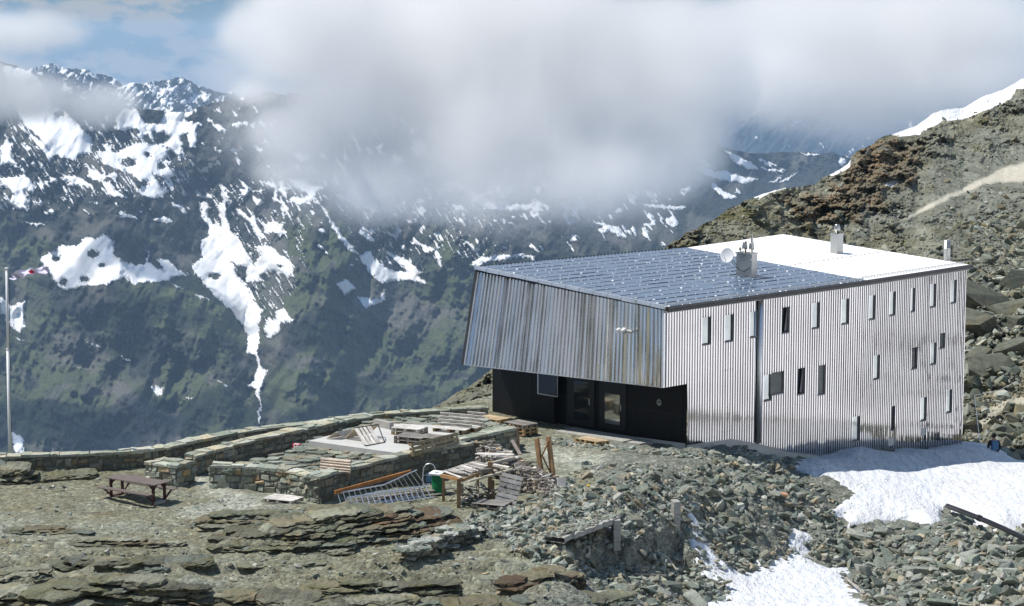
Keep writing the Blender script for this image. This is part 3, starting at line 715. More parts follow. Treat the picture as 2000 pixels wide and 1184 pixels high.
m = MB(); b = roof_pt(1872, 513, pK, n2); m.tube([b+Z3*.1, b+Vector((.55, .25, .12))], .04, 8); m.tube([b+Z3*.12-Vector((.3, .1, 0)), b+Z3*.12], .03, 8); P(m.build('roof_rod', M['dark_metal']))
# wall lamp / camera on the ribbed front
pw = pC.lerp(pL, .185).lerp(pC2.lerp(pL2, .185), .36)+outn*.16
m = MB(); 
for o in (-.22, .05): m.tube([pw+dL*(-o)+Z3*.0, pw+dL*(-o)+outn*.20-Z3*.06], [.075, .085], 10)
m.bar(pw-dL*.35-outn*.1+Z3*(-.02), pw+dL*.25-outn*.1, .06, .06); m.tube([pw-outn*.15, pw+outn*.05], .09, 10); P(m.build('flood_lamp', M['white_paint']))
# concrete doorstep
m = MB(); s = [at_z(1084, 842, ZB+.22), at_z(1238, 866, ZB+.22)]; dd_ = (s[1]-s[0]).normalized()
Mx = Matrix.Translation(Vector((s[0].x, s[0].y, ZB-.3))) @ Matrix((dd_, Vector((-dd_.y, dd_.x, 0)), Z3)).transposed().to_4x4()
LL = (s[1]-s[0]).length; m.box((0, 0, 0), (LL*.86, 1.15, .52), Mx); m.box((LL*.86, .25, 0), (LL*1.02, 1.15, .47), Mx); P(m.build('doorstep', M['concrete']))
# ------------------------------------------------------------------ near ground: one height field through surveyed points
CTRL = [(u, v, z) for u, v, z in [
 (-450, 905, 0.1), (-150, 925, 0), (60, 925, 0), (280, 925, 0), (-450, 1000, 0.1), (0, 1000, 0), (300, 1000, 0), (500, 975, 0), (0, 1080, .05), (300, 1080, -.1), (620, 990, 0),
 (860, 990, 0), (1000, 965, 0), (900, 1020, -.1), (1080, 900, 0), (1200, 872, 0), (1020, 838, 0), (955, 806, 0), (700, 880, 0), (1090, 940, .1), (560, 850, -.05),
 (0, 1184, -.2), (300, 1184, -.3), (600, 1130, -.25), (600, 1184, -.3), (900, 1100, -.35), (900, 1184, -.45), (1040, 1100, -.4), (1100, 1184, -.8),
 (1300, 930, .0), (1250, 980, .05), (1140, 1000, .0), (1400, 915, .0), (1360, 960, -.1), (1470, 940, -.45), (1470, 985, -.9), (1540, 935, -1.2), (1600, 975, -1.9), (1560, 1030, -2.0), (1400, 1030, -1.6),
 (1650, 1040, -2.5), (1700, 1100, -2.9), (1500, 1080, -2.5), (1150, 1080, -.85), (1215, 1072, -1.0), (1290, 1066, -1.15), (1100, 1085, -.5), (1400, 1090, -2.2), (1300, 1110, -1.9), (1250, 1184, -1.9), (1400, 1184, -2.7), (1550, 1184, -3.1), (1750, 1184, -3.0),
 (2000, 1184, -2.6), (2000, 1060, -2.8), (1850, 1010, -2.6), (1800, 1060, -2.5), (1750, 940, -2.5), (2000, 930, -3.2), (2000, 895, -3.7), (1900, 900, -3.3), (1950, 885, -4.0), (2300, 1184, -2.4), (2300, 1000, -2.8), (2300, 900, -3.8), (1900, 1120, -2.2)]]
cp = [tuple(at_z(u, v, z)) for u, v, z in CTRL]
for s, z in base1[:-1]:
    q = pC+dR*s; cp.append((q.x, q.y, z-.20))
for s, z in base2: q = pK+dR2*s; cp.append((q.x, q.y, z-.05))
cp.append((pR0.x, pR0.y, ZB)); cp.append((pR1.x, pR1.y, 0.1)); cp += [(18, 118, -5), (-5, 112, -1.5), (35, 118, -5), (-25, 52, .2), (0, 52, -.4), (22, 52, -2.2)]
cp = np.array(cp)
def _tps(r2): return r2*np.log(r2+1e-9)
nC = len(cp); xs_, ys_ = cp[:, 0]/10, cp[:, 1]/10
K_ = _tps((xs_[:, None]-xs_)**2+(ys_[:, None]-ys_)**2)+np.eye(nC)*0.02
A_ = np.zeros((nC+3, nC+3)); A_[:nC, :nC] = K_; A_[:nC, nC] = 1; A_[:nC, nC+1] = xs_; A_[:nC, nC+2] = ys_; A_[nC:, :nC] = A_[:nC, nC:].T
w_ = np.linalg.solve(A_, np.concatenate([cp[:, 2], [0, 0, 0]]))
def tps(x, y):
    x = np.asarray(x, float)/10; y = np.asarray(y, float)/10; r = np.zeros(x.shape)+w_[nC]+w_[nC+1]*x+w_[nC+2]*y
    for i in range(nC): r = r+w_[i]*_tps((x-xs_[i])**2+(y-ys_[i])**2)
    return r
edge_px = [(-900, 905), (-150, 903), (60, 908), (280, 905), (400, 885), (520, 862), (600, 850), (728, 832)]        # the brink just outside the parapet
EDGE = [tuple(at_z(u, v, 0))[:2] for u, v in edge_px]+[(-2.0, 95.5), (1.0, 101), (6, 108), (14, 116)]
cav_px = [(1098, 1052), (1212, 1012), (1225, 1016), (1325, 985), (1345, 992)]
CAV = [tuple(at_z(u, v, -0.05))[:2] for u, v in cav_px]
SNOW1 = [(1538, 905), (1558, 893), (1600, 878), (1640, 874), (1700, 878), (1760, 872), (1870, 871), (1930, 868), (2010, 880), (2300, 900), (2300, 1120), (2010, 1036), (1967, 1046), (1916, 1029), (1898, 1019), (1870, 1006), (1845, 993), (1836, 1000), (1842, 1040), (1818, 1048), (1800, 1030), (1780, 1015), (1745, 1018), (1715, 1016), (1660, 1026), (1650, 1006), (1618, 1002), (1640, 975), (1622, 950), (1600, 935)]
SNOW2 = [(1345, 1058), (1368, 1068), (1400, 1072), (1420, 1092), (1440, 1104), (1475, 1108), (1510, 1100), (1545, 1092), (1537, 1060), (1530, 1046), (1572, 1044), (1610, 1046), (1625, 1060), (1590, 1058), (1568, 1062), (1590, 1090), (1615, 1105), (1650, 1110), (1655, 1140), (1690, 1165), (1720, 1200), (1700, 1300), (1380, 1300), (1385, 1184), (1400, 1150), (1372, 1125), (1392, 1108), (1372, 1090)]
OUT = [ # rock steps: polygon in the photograph (ground plane), height
 ([(395, 1030), (470, 1000), (620, 992), (780, 996), (868, 1005), (900, 1035), (780, 1062), (640, 1075), (520, 1082), (420, 1075)], 0.28),
 ([(100, 1140), (150, 1110), (300, 1105), (400, 1120), (380, 1250), (60, 1250)], 0.25),
 ([(-100, 1110), (40, 1115), (90, 1140), (60, 1250), (-100, 1250)], 0.3),
 ([(380, 1150), (600, 1140), (880, 1150), (960, 1184), (900, 1260), (380, 1260)], 0.35),
 ([(1020, 1140), (1100, 1125), (1170, 1130), (1190, 1184), (1150, 1250), (1000, 1250)], 0.5),
 ([(-200, 905), (0, 905), (45, 920), (60, 940), (0, 950), (-200, 950)], 0.45)]
OUTW = [([tuple(at_z(u, v, -.1))[:2] for u, v in P_], h) for P_, h in OUT]
def ground_z(x, y, detail=True):
    x = np.asarray(x, float); y = np.asarray(y, float)
    z = tps(x, y)
    u, v = np_uv(np.stack([x, y, z], -1))
    right = sstep(1120, 1450, u+ (v-950)*.3)
    foot = linedist(x, y, [tuple(pR1)[:2], tuple(pR0)[:2], tuple(pC+dR*LEN1*.8)[:2]])
    if detail:
        z = z+(fbm(x*.35, y*.35, 5, 3)*.16+fbm(x*1.6, y*1.6, 4, 9)*.06)*(1-.75*sstep(3.2, 1.0, foot))+fbm(x*5, y*5, 3, 19)*.028
        z = z+right*(fbm(x*.5, y*.5, 4, 41)*.55+ridged(x*1.3, y*1.3, 4, 5)*.16)
        st = fbm(x*.25+5, y*1.5, 4, 77)                                  # long low ledges running across the slope
        z = z+(1-right)*sstep(1040, 1110, v)*sstep(0, .25, st)*.22
    z = z-.16*sstep(1.6, .4, foot)
    # brink
    wob = fbm(x*.3, y*.3, 3, 8)*.5
    i = np.interp(x, [p[0] for p in EDGE], [p[1] for p in EDGE])
    over = np.clip(y-i+wob, 0, None)
    z = z-over*0.8-sstep(0, 1.5, over)*1.0
    for P_, h in OUTW:
        d = polydist(x, y, P_)+fbm(x*.8, y*.8, 4, 21)*.35
        z = z+sstep(-.15, .6, d)*h*(0.75+.5*fbm(x*.4, y*1.4, 3, 31))
    # hollow in front of the concrete ledge
    dcv = linedist(x, y, CAV); front = (y < np.interp(x, [p[0] for p in CAV], [p[1] for p in CAV])-.02)
    inx = sstep(CAV[0][0]+.1, CAV[0][0]+1.0, x)*sstep(CAV[-1][0]+.6, CAV[-1][0]-.2, x)
    z = z-np.where(front, inx*(sstep(2.2, 0.3, dcv))*.75, 0)
    return z
gx = np.arange(-26, 30, 0.12); gy = np.arange(54, 106, 0.12)
GX, GY = np.meshgrid(gx, gy); GZ = ground_z(GX, GY)
# keep the ground under the hut floor
inside = inpoly(GX, GY, [(pR0.x-.0, pR0.y+.4), (pK.x, pK.y+.5), (pE.x-.2, pE.y+.4), (pB.x, pB.y), (pR1.x, pR1.y+.3)])
GZ = np.where(inside, np.minimum(GZ, -.6-(GY-90)*.2), GZ)
GU, GV = np_uv(np.stack([GX, GY, GZ], -1))
pale = np.clip(sstep(60, 0, linedist(GU, GV*2.2, [(1060, 880*2.2), (1120, 900*2.2), (1250, 895*2.2)]))+.9*sstep(50, 5, linedist(GU, GV*2.5, [(380, 1000*2.5), (480, 985*2.5), (400, 940*2.5)])), 0, 1)
scr = sstep(-.05, .25, np.clip(sstep(1080, 1330, GU+(GV-950)*.4), 0, 1)+fbm(GX*.5, GY*.5, 4, 55)*.4-.15)
ground = mesh_np('ground', np.stack([GX, GY, GZ], -1), grid_faces(len(gy), len(gx)), M['ground'], None, {'pale': pale.ravel(), 'scree': scr.ravel()}, True)
tag(ground, kind='structure')
def gz(x, y):
    i = (y-gy[0])/.12; j = (x-gx[0])/.12; i0 = int(np.clip(i, 0, len(gy)-2)); j0 = int(np.clip(j, 0, len(gx)-2)); fi, fj = i-i0, j-j0
    return float((GZ[i0, j0]*(1-fj)+GZ[i0, j0+1]*fj)*(1-fi)+(GZ[i0+1, j0]*(1-fj)+GZ[i0+1, j0+1]*fj)*fi)
def on_ground(u, v, lift=0.0):
    z = 0.0
    for _ in range(14): p = at_z(u, v, z); z = .5*z+.5*gz(p.x, p.y)
    p = at_z(u, v, z); p.z = gz(p.x, p.y)+lift; return p
# wide surroundings out of the picture (they show in the metal walls): coarse sheet a little lower
cx_ = np.arange(-60, 240, 4.0); cy2 = np.arange(-40, 135, 4.0); CX, CY = np.meshgrid(cx_, cy2)
base = np.where(CY < 58, 14.3*(1-CY/58), 0)*np.where(CY < 0, 1.0, 1.0)
CZ = base-2.9-1.2*sstep(5, 25, CX)+fbm(CX*.05, CY*.05, 3, 2)*1.5
CZ = CZ+np.where(CX > 30, (CX-30)*.03, 0)
CZ = np.where((CX < -24) & (CY > 40), CZ-(-24-CX)*.9-2, CZ); CZ = np.where((CY > 96) & (CX < 22), CZ-(CY-96)*.6-4, CZ)
CZ = np.where((CX > -27) & (CX < 31) & (CY > 50) & (CY < 107), np.minimum(CZ-2.5, -6), CZ)
snf = np.maximum(sstep(-.05, .15, fbm(CX*.03, CY*.03, 4, 12)+.12-.4*sstep(20, -10, CX)), sstep(24, 30, CX)*sstep(45, 60, CY))
tag(mesh_np('terrain', np.stack([CX, CY, CZ], -1), grid_faces(len(cy2), len(cx_)), M['hill'], None, {'snow': snf.ravel(), 'scree': np.full(CX.size, .6), 'sand': 0*CX.ravel(), 'green': 0*CX.ravel(), 'rust': 0*CX.ravel()}, True), kind='structure')
# ------------------------------------------------------------------ snow sheets: their own thickness over the ground
def snow_sheet(P_, name, thick, wob, bias=0.0, res=.11):
    A = np.array(P_); x = np.arange(A[:, 0].min()-1.5, min(A[:, 0].max()+1.5, 38), res); y = np.arange(A[:, 1].min()-1.5, A[:, 1].max()+1.5, res)
    X, Y = np.meshgrid(x, y); Z0 = ground_z(X, Y, False); Zg = ground_z(X, Y)
    d = polydist(X, Y, P_)+fbm(X*.8, Y*.8, 5, 61)*wob+bias
    t = thick*(1-np.exp(-np.clip(d, 0, None)/.9))+np.clip(d, -.6, 0)*.8
    sm = Z0+fbm(X*.25, Y*.25, 3, 71)*.22+fbm(X*.9+Y*.3, Y*2.2, 3, 73)*.045+t
    Z = np.where(d > .0, np.maximum(sm, np.where(d > .8, Zg+.06, -99)), sm-.15)
    keep = d > -.45; wall = (np.stack([X-pC.x, Y-pC.y], -1) @ np.array([nR.x, nR.y]))
    wall2 = (np.stack([X-pK.x, Y-pK.y], -1) @ np.array([nR2.x, nR2.y]))
    s2 = (np.stack([X-pK.x, Y-pK.y], -1) @ np.array([dR2.x, dR2.y]))
    ok = keep & ((wall > -.1) | (s2 > 0)) & ((wall2 > -.1) | (s2 < 0) | (s2 > LEN2+.1))
    f = ok[:-1, :-1] & ok[1:, :-1] & ok[:-1, 1:] & ok[1:, 1:]
    return mesh_np(name, np.stack([X, Y, Z], -1), grid_faces(len(y), len(x), f), M['snow'], None, None, True)
SN1 = [tuple(on_ground(u, v, .35))[:2] if u < 2005 else tuple(at_z(u, v, -2.8))[:2] for u, v in SNOW1]; SN2 = [tuple(on_ground(u, v, .1))[:2] if v < 1185 else tuple(at_z(u, v, -2.9))[:2] for u, v in SNOW2]
tag(snow_sheet(SN1, 'snow', .5, .35), kind='structure'); tag(snow_sheet(SN2, 'snow', .34, .5, .28), kind='structure')
# the dark rock rise behind the left end of the hut
us = np.arange(800, 1010, 1.5); ts_ = np.linspace(0, 1, 60); U, T = np.meshgrid(us, ts_)
sky = np.interp(us, [800, 820, 880, 930, 960, 1010], [826, 812, 776, 745, 722, 690])+fbm(us*.05, us*0, 4, 3)*6
Vv = sky[None, :]*(1-T)+(sky[None, :]*0+840)*T; D = 103-T*9+fbm(U*.04, Vv*.05, 5, 5)*2.2
rise = np_at_y(U, Vv, D); back = np_at_y(us, sky, D[0]+3); back[:, 2] -= 3; rise = np.concatenate([back[None], rise])
zz = np.zeros(rise.shape[:2]).ravel()
tag(mesh_np('rocky_rise', rise, grid_faces(61, len(us)), M['hill'], None, {'snow': zz, 'scree': zz+.2, 'sand': zz, 'green': zz+.25, 'rust': zz}, False), 'dark rock rise behind the left end of the black wall', 'rock')
# ------------------------------------------------------------------ hillside behind the hut
HS = [(1270, 500), (1290, 492), (1310, 476), (1345, 454), (1390, 431), (1430, 405), (1470, 386), (1500, 376), (1533, 367), (1560, 365), (1590, 359), (1618, 342), (1640, 331), (1660, 318), (1665, 303), (1680, 292), (1700, 284), (1720, 268), (1740, 263), (1790, 246), (1825, 220), (1853, 213), (1882, 211), (1917, 190), (1960, 175), (2000, 153), (2100, 112), (2400, 60), (3500, -60), (7000, -250)]
us = np.concatenate([np.arange(1270, 2030, 1.6), np.linspace(2040, 7000, 90)]); nt_ = 330
sky = np.interp(us, [p[0] for p in HS], [p[1] for p in HS])
crisp = np.where((us > 1745) & (us < 1990) | ((us > 1470) & (us < 1533)) | ((us > 1622) & (us < 1658)), .25, 1.0)
hf = fbm(us*.06, us*0+1, 5, 11)*7*crisp+fbm(us*.3, us*0+4, 3, 13)*2.5*crisp
T = np.linspace(0, 1, nt_)[:, None]; U = np.broadcast_to(us, (nt_, len(us))); Vv = sky*(1-T)+915*T+hf*np.exp(-T*22)*(1-T)
Dtop = np.interp(us, [1270, 1500, 1700, 2000, 7000], [150, 165, 185, 215, 200]); Dbot = np.interp(us, [1270, 1700, 1900, 2000, 7000], [116, 110, 101, 99, 110])
Dm = Dbot*1.0+(Dtop-Dbot)*(1-T)**1.15
crag = ridged(U*.012, Vv*.018, 5, 15)*3.2+fbm(U*.03+Vv*.02, Vv*.05-U*.01, 6, 17, .58)*5.0+np.abs(fbm(U*.07+Vv*.02, Vv*.11, 4, 27))*3.0
tl = np.clip((Vv-400)/500, 0, 1)
crag = crag*(.62-.2*tl)
smooth_area = [(1850, 330), (2100, 270), (2100, 350), (1980, 372), (1850, 420), (1780, 440), (1780, 400)]
sa = sstep(-15, 20, polydist(U, Vv, smooth_area)); crag = crag*(1-.7*sa)
SNH = [[(1740, 264), (1790, 240), (1825, 214), (1853, 206), (1882, 204), (1917, 183), (1960, 168), (2000, 140), (2100, 100), (2100, 130), (2000, 172), (1985, 175), (1974, 193), (1953, 204), (1900, 225), (1871, 234), (1843, 236), (1800, 257), (1797, 264), (1761, 266)],
 [(1470, 384), (1500, 370), (1533, 362), (1533, 368), (1502, 377), (1482, 389)], [(1618, 341), (1640, 325), (1660, 312), (1660, 327), (1625, 344)], [(1726, 363), (1740, 353), (1758, 351), (1743, 365)]]
wu = U+fbm(U*.05, Vv*.05, 3, 91)*4; wv = Vv+fbm(U*.05, Vv*.05, 3, 92)*4
sn = np.zeros(U.shape)
for P_ in SNH: sn = np.maximum(sn, sstep(-1.5, 1.5, polydist(wu, wv, P_)))
crag = crag*(1-.9*sn)
far = (U > 2060); sn = np.where(far, sstep(0.0, .2, fbm(U*.004, Vv*.01, 4, 95)+.45), sn)
SAND = [(1760, 432), (1832, 388), (1917, 350), (1956, 329), (2010, 314), (2010, 353), (1960, 356), (1921, 360), (1853, 388), (1811, 410)]
sand = sstep(-3, 3, polydist(wu, wv, SAND)); PATH = [(1905, 845), (1925, 820), (1945, 800), (1975, 786), (2010, 782)]
sand = np.maximum(sand, sstep(13, 6, linedist(wu, wv*1.0, PATH))*.55); crag = crag*(1-.8*sand)
RUST = [(1655, 330), (1680, 285), (1740, 268), (1790, 300), (1780, 340), (1700, 370), (1740, 420), (1560, 440), (1540, 400), (1640, 370)]
rust = sstep(-25, 15, polydist(wu, wv, RUST)+fbm(U*.03, Vv*.04, 4, 33)*50)
green = sstep(-.1, .25, fbm(U*.02, Vv*.03, 5, 35)+.25*sstep(1560, 1350, U)-.4*sstep(450, 700, Vv)-.1)
scree = np.clip(sstep(-20, 40, polydist(wu, wv, [(1850, 270), (2100, 200), (2100, 640), (1900, 560), (1880, 420), (1700, 470), (1620, 440), (1780, 400)])+fbm(U*.02, Vv*.03, 4, 37)*80)*.95, 0, 1)
cm = np.clip(np.maximum(rust*1.1, sstep(-.02, .22, fbm(U*.011+3, Vv*.016, 4, 141)+.12*sstep(500, 700, Vv)))*(1-.6*scree), .30, 1.1)
cm = np.maximum(cm, 1.5*sstep(1875, 1890, U)*sstep(520, 580, Vv)*sstep(800, 740, Vv)*(1-sand))
HP = np_at_y(U, Vv, Dm-crag*cm*1.15)
bk = HP[0].copy(); bk[:, 1] += 25; bk[:, 0] *= 1.1; bk[:, 2] -= 14; HP = np.concatenate([bk[None], HP])
ex = lambda a: np.concatenate([a[:1], a]).ravel()
hill = mesh_np('hillside', HP, grid_faces(nt_+1, len(us)), M['hill'], None, {'snow': ex(sn), 'scree': ex(scree), 'sand': ex(sand), 'green': ex(green*(1-rust)), 'rust': ex(rust)}, False)
tag(hill, kind='structure')
HGRID = (us, nt_, sky, HP[1:])
# ------------------------------------------------------------------ far mountains over the valley
SNP = """0,120 38,232 56,252 76,267 101,298 142,313 157,300 177,300 182,275 162,252 152,242 127,217 101,204 76,153 58,136 0,128
56,262 73,285 89,300 96,318 101,305 114,298 99,293 76,272
0,288 15,270 25,305 35,328 15,318 0,325
0,346 25,346 41,343 48,338 71,366 66,379 46,371 56,390 60,395 40,411 13,397 27,380 15,366 0,363
225,232 241,212 266,214 284,242 312,242 317,229 329,217 380,219 362,232 375,242 385,247 383,290 372,288 365,262 352,262 357,288 352,315 342,300 327,290 304,288 276,275 269,252 253,252 236,257 228,247
187,295 228,298 248,288 274,278 329,290 332,308 312,313 309,331 329,328 342,333 342,346 327,348 309,343 299,341 314,364 327,374 314,386 294,386 266,376 285,360 273,354 253,338 220,326 200,318
157,315 177,328 203,338 210,348 198,351 220,361 226,371 253,389 210,379 200,356 172,346 172,331
111,336 129,343 149,343 182,364 185,371 162,364 129,364 137,356
430,359 440,370 454,402 441,385 443,422 452,453 467,466 482,493 495,519 509,497 500,482 515,479 535,484 544,497 566,506 575,519 564,547 550,534 528,528 506,539 517,550 480,550 482,519 467,519 449,510 458,528 469,543 487,567 498,590 513,606 505,632 507,670 498,693 481,689 484,655 471,632 448,602 429,587 399,556 376,526 374,513 377,517 397,503 390,484 394,470 410,462 405,440 394,424 392,411 388,396 403,394 414,407 405,416 416,438 434,442 425,407 434,394
507,712 523,723 511,758 505,780 500,777 501,761 477,752 496,746 498,731
536,610 555,602 574,628 547,632 547,647 524,663 515,644 524,621 539,625
460,405 476,416 489,427 493,413 504,440 511,455 520,466 506,466 495,453 493,442 482,431 467,422
520,438 535,431 544,440 559,433 550,446 563,453 548,460 533,453 515,455
511,354 541,359 544,374 541,385 555,398 566,407 559,420 555,411 546,398 535,387 537,372 524,363
563,350 599,352 603,361 625,363 636,369 618,372 612,389 585,400 566,394 568,383 583,385 599,387 599,376 590,374 570,363
487,380 517,396 504,400
467,350 493,372 482,372
76,507 103,490 122,478 152,480 167,461 186,467 205,456 224,473 220,496 243,511 266,520 285,513 291,488 291,513 304,522 315,526 323,526 306,507 327,507 342,522 369,537 334,539 331,547 300,551 266,551 262,556 243,541 213,553 190,558 167,556 144,564 122,566 110,553 91,526
0,579 23,598 49,587 46,610 49,636 38,651 8,625 15,617 0,613
30,659 51,667 40,665
165,665 203,680 186,680
236,695 258,705 240,702
294,754 319,756 315,775 300,765
363,775 380,780 368,780
422,741 452,757 440,755
142,714 160,720 150,720
380,575 418,585 390,582
336,553 359,564 345,562
332,395 360,400 352,408 338,405
21,841 47,857 47,890 30,890
36,432 90,438 70,441
222,424 250,417 273,428 245,424
297,430 333,436 338,432 320,422
702,500 718,490 746,518 765,528 797,532 751,490 783,500 807,518 825,532 816,537 835,555 797,546 742,553 718,528
656,556 677,544 695,563 672,579
695,579 742,583 751,565 751,588 714,602
802,458 821,477 844,481 853,490 830,493 821,481 809,474
744,449 770,458 774,430 783,453 774,467
704,446 732,467 728,474 704,458
672,388 686,351 718,384 732,402 700,407
630,402 653,439 681,472 704,500 677,486 649,444
862,360 918,379 946,407 1000,412 1060,412 1060,402 997,398 941,388 895,351
920,516 941,500 1000,497 1040,500 997,505 946,512 932,521
881,388 904,421 895,410
900,463 937,504 925,480
1000,498 1025,494 1020,502
1150,430 1210,445 1225,465 1190,452
1414,294 1436,301 1454,312 1467,316 1482,332 1458,330 1436,319 1425,308
1353,323 1372,325 1397,336 1414,332 1432,340 1454,347 1484,349 1454,358 1427,354 1392,349 1370,341
1359,305 1381,316 1390,327 1372,325 1361,314
1388,354 1410,371 1443,387 1414,387 1392,367
1480,310 1498,316 1520,325 1495,323
1480,325 1506,330 1537,332 1528,336 1498,334
1522,356 1561,334 1541,351 1524,358
1502,358 1530,343 1515,355
1552,299 1603,301 1588,304 1572,301
1640,305 1656,316 1642,325 1638,314
1645,302 1669,308 1655,309
1440,367 1449,378 1437,376
1250,398 1340,404 1330,410 1260,404"""
SNP = [[tuple(map(float, q.split(','))) for q in l.split()] for l in SNP.splitlines()]
HOLES = [(251, 317, 14, 9), (181, 496, 12, 8), (200, 517, 6, 5), (164, 546, 9, 6), (124, 551, 8, 7), (110, 505, 7, 5), (289, 303, 6, 4), (305, 270, 26, 13), (252, 270, 14, 14), (420, 540, 12, 5), (548, 520, 4, 3), (282, 358, 10, 6), (115, 222, 12, 5)]
GRN = [[(60, 560), (100, 590), (110, 660), (60, 640)], [(230, 540), (480, 560), (480, 700), (400, 720), (360, 640), (240, 600)], [(330, 690), (500, 760), (500, 860), (330, 840), (260, 760)],
 [(520, 740), (620, 620), (760, 640), (960, 640), (960, 850), (520, 850)], [(0, 640), (200, 720), (220, 800), (0, 900)], [(560, 440), (660, 400), (740, 560), (620, 640), (560, 600)], [(0, 420), (120, 470), (80, 560), (0, 560)], [(860, 440), (960, 500), (930, 620), (800, 560)]]
SCR = [[(90, 640), (200, 690), (300, 760), (380, 900), (260, 900), (180, 760), (80, 690)], [(480, 400), (560, 420), (600, 560), (560, 640), (520, 700), (510, 560)], [(560, 700), (620, 640), (700, 700), (640, 850), (520, 850)], [(640, 600), (760, 570), (940, 600), (960, 650), (700, 640)]]
us = np.concatenate([np.linspace(-22000, -1500, 60), np.linspace(-1450, -60, 60), np.arange(-50, 1330, 2.3), np.arange(1331, 1760, 1.8), np.linspace(1765, 2600, 20)])
SK = [(-22000, -900), (-3000, 40), (-600, 90), (0, 118), (60, 140), (100, 168), (180, 200), (230, 212), (300, 214), (340, 219), (372, 219), (390, 207), (440, 198), (520, 180), (700, 190), (1000, 230), (1250, 262), (1345, 268), (1365, 258), (1378, 257), (1395, 275), (1410, 288), (1470, 300), (1560, 296), (1602, 300), (1626, 296), (1640, 304), (1680, 306), (1760, 310), (2600, 330)]
sky = np.interp(us, *zip(*SK)); hf = fbm(us*.03, us*0, 5, 101)*np.where(us > 1400, 2.5, 7)*np.where(np.abs(us-310) < 80, .35, 1)
vb = np.concatenate([np.linspace(0, .86, 330), np.linspace(.865, 1, 30)])[:, None]
bot = np.where(us < 1350, 1050.0, 560.0)+0*us; bot = np.interp(us, [-22000, 1300, 1450, 2600], [1150, 1050, 620, 620])
U = np.broadcast_to(us, (len(vb), len(us))); Vv = sky*(1-vb)+bot*vb+hf*np.exp(-vb*18)*(1-vb)
s_ = np.clip((900-Vv)/700, -.3, 1.2)
Dm = 3050+1500*s_**1.0+np.interp(U, [1100, 1500, 1800], [0, 1600, 1800])*sstep(560, 330, Vv)
gul = np.exp(-(linedist(U, Vv, [(395, 380), (430, 480), (490, 590), (495, 690), (510, 720), (505, 790), (512, 870)])/55)**2)
gul2 = np.exp(-(linedist(U, Vv, [(0, 480), (30, 600), (60, 690)])/60)**2); gul3 = np.exp(-(linedist(U, Vv, [(700, 420), (790, 540), (860, 600)])/60)**2)
spur = np.exp(-(linedist(U, Vv, [(640, 385), (640, 480), (600, 620), (570, 760), (560, 900)])/80)**2); spur2 = np.exp(-(linedist(U, Vv, [(200, 420), (240, 560), (330, 640), (430, 700), (460, 900)])/90)**2)
Dm = Dm+210*gul+130*gul2+110*gul3-290*spur-190*spur2
q1 = U+.55*Vv; q2 = Vv-.5*U
Dm = Dm+fbm(U/210, Vv/210, 4, 103)*150
Drid = (ridged(q1/95, q2/230, 5, 105)-.5)*-75
crz = sstep(-.05, .2, fbm(U/110, Vv/80, 3, 107))
Dfine = fbm(U/16, Vv/24, 4, 109, .6)*24*(.35+crz)+(ridged(q2/60+3, q1/150, 4, 108)-.5)*-34
wu = U+fbm(U/9, Vv/9, 4, 111, .65)*5+fbm((U-.8*Vv)/4, (U+Vv)/26, 3, 113)*4; wv = Vv+fbm(U/9, Vv/9, 4, 112, .65)*4+fbm((U-.8*Vv)/4, (U+Vv)/26, 3, 114)*5
sn = np.full(U.shape, -1.0)
for P_ in SNP:
    A = np.array(P_); m = (U > A[:, 0].min()-16) & (U < A[:, 0].max()+16) & (Vv > A[:, 1].min()-16) & (Vv < A[:, 1].max()+16)
    if m.any():
        r = np.zeros(U.shape)-1; r[m] = np.clip(polydist(wu[m], wv[m], P_)/3.0, -1, 1); sn = np.maximum(sn, r)
for hx, hy, hr, hs in HOLES: sn = np.minimum(sn, np.clip((np.hypot((wu-hx)/hr, (wv-hy)/hs)-1)*2.5, -1, 1))
st = fbm((U-.75*Vv)/11, (U*.6+Vv)/38, 4, 121, .6)*.8+fbm(U/38, Vv/26, 3, 122)*.9; lowr = sstep(560, 380, Vv+U*0)
extra = np.where((U > 620) & (U < 1350), (st-.22-.2*(1-sstep(430, 360, Vv-(U-700)*.12)))*7, -1); extra = np.where(Vv > 520, -1, extra)
lef = np.where((U > 380) & (U < 640) & (Vv < 400), (st-.30)*7, -1)
lft = np.where((U < 420) & (Vv > 215) & (Vv < 420), (st-.36)*7, -1)
outs = np.where((U < -55) | (U > 1760), (fbm(U/160, Vv/70, 5, 123)-.02+.25*sstep(650, 300, Vv))*6, -1)
s5 = fbm((U-.6*Vv)/5.5, (Vv+.5*U)/42, 4, 151, .6); rA = sstep(-10, 20, polydist(U, Vv, [(395, 345), (645, 345), (615, 470), (575, 600), (505, 650), (470, 560), (400, 460)])); rB = sstep(-10, 25, polydist(U, Vv, [(640, 380), (960, 380), (1000, 470), (940, 540), (800, 540), (680, 480)])); rC = sstep(-5, 15, polydist(U, Vv, [(0, 230), (230, 230), (380, 300), (380, 385), (180, 390), (0, 420)]))
strk = np.maximum.reduce([(s5-.21)*9*rA-(1-rA), (s5-.24)*9*rB-(1-rB), (s5-.20)*9*rC-(1-rC)])
sn = np.maximum.reduce([sn, extra, lef, lft, outs, strk]); sn = np.clip(sn, -1, 1)*.5+.5
gr = np.zeros(U.shape); scv = np.zeros(U.shape); wu2 = U+fbm(U/60, Vv/60, 4, 131)*60; wv2 = Vv+fbm(U/60, Vv/60, 4, 132)*50
for P_ in GRN: gr = np.maximum(gr, sstep(-25, 25, polydist(wu2, wv2, P_)))
for P_ in SCR: scv = np.maximum(scv, sstep(-20, 20, polydist(wu2, wv2, P_)))
scv = np.maximum(scv, sstep(.05, .3, fbm(U/70+9, Vv/60, 4, 133))*.8)
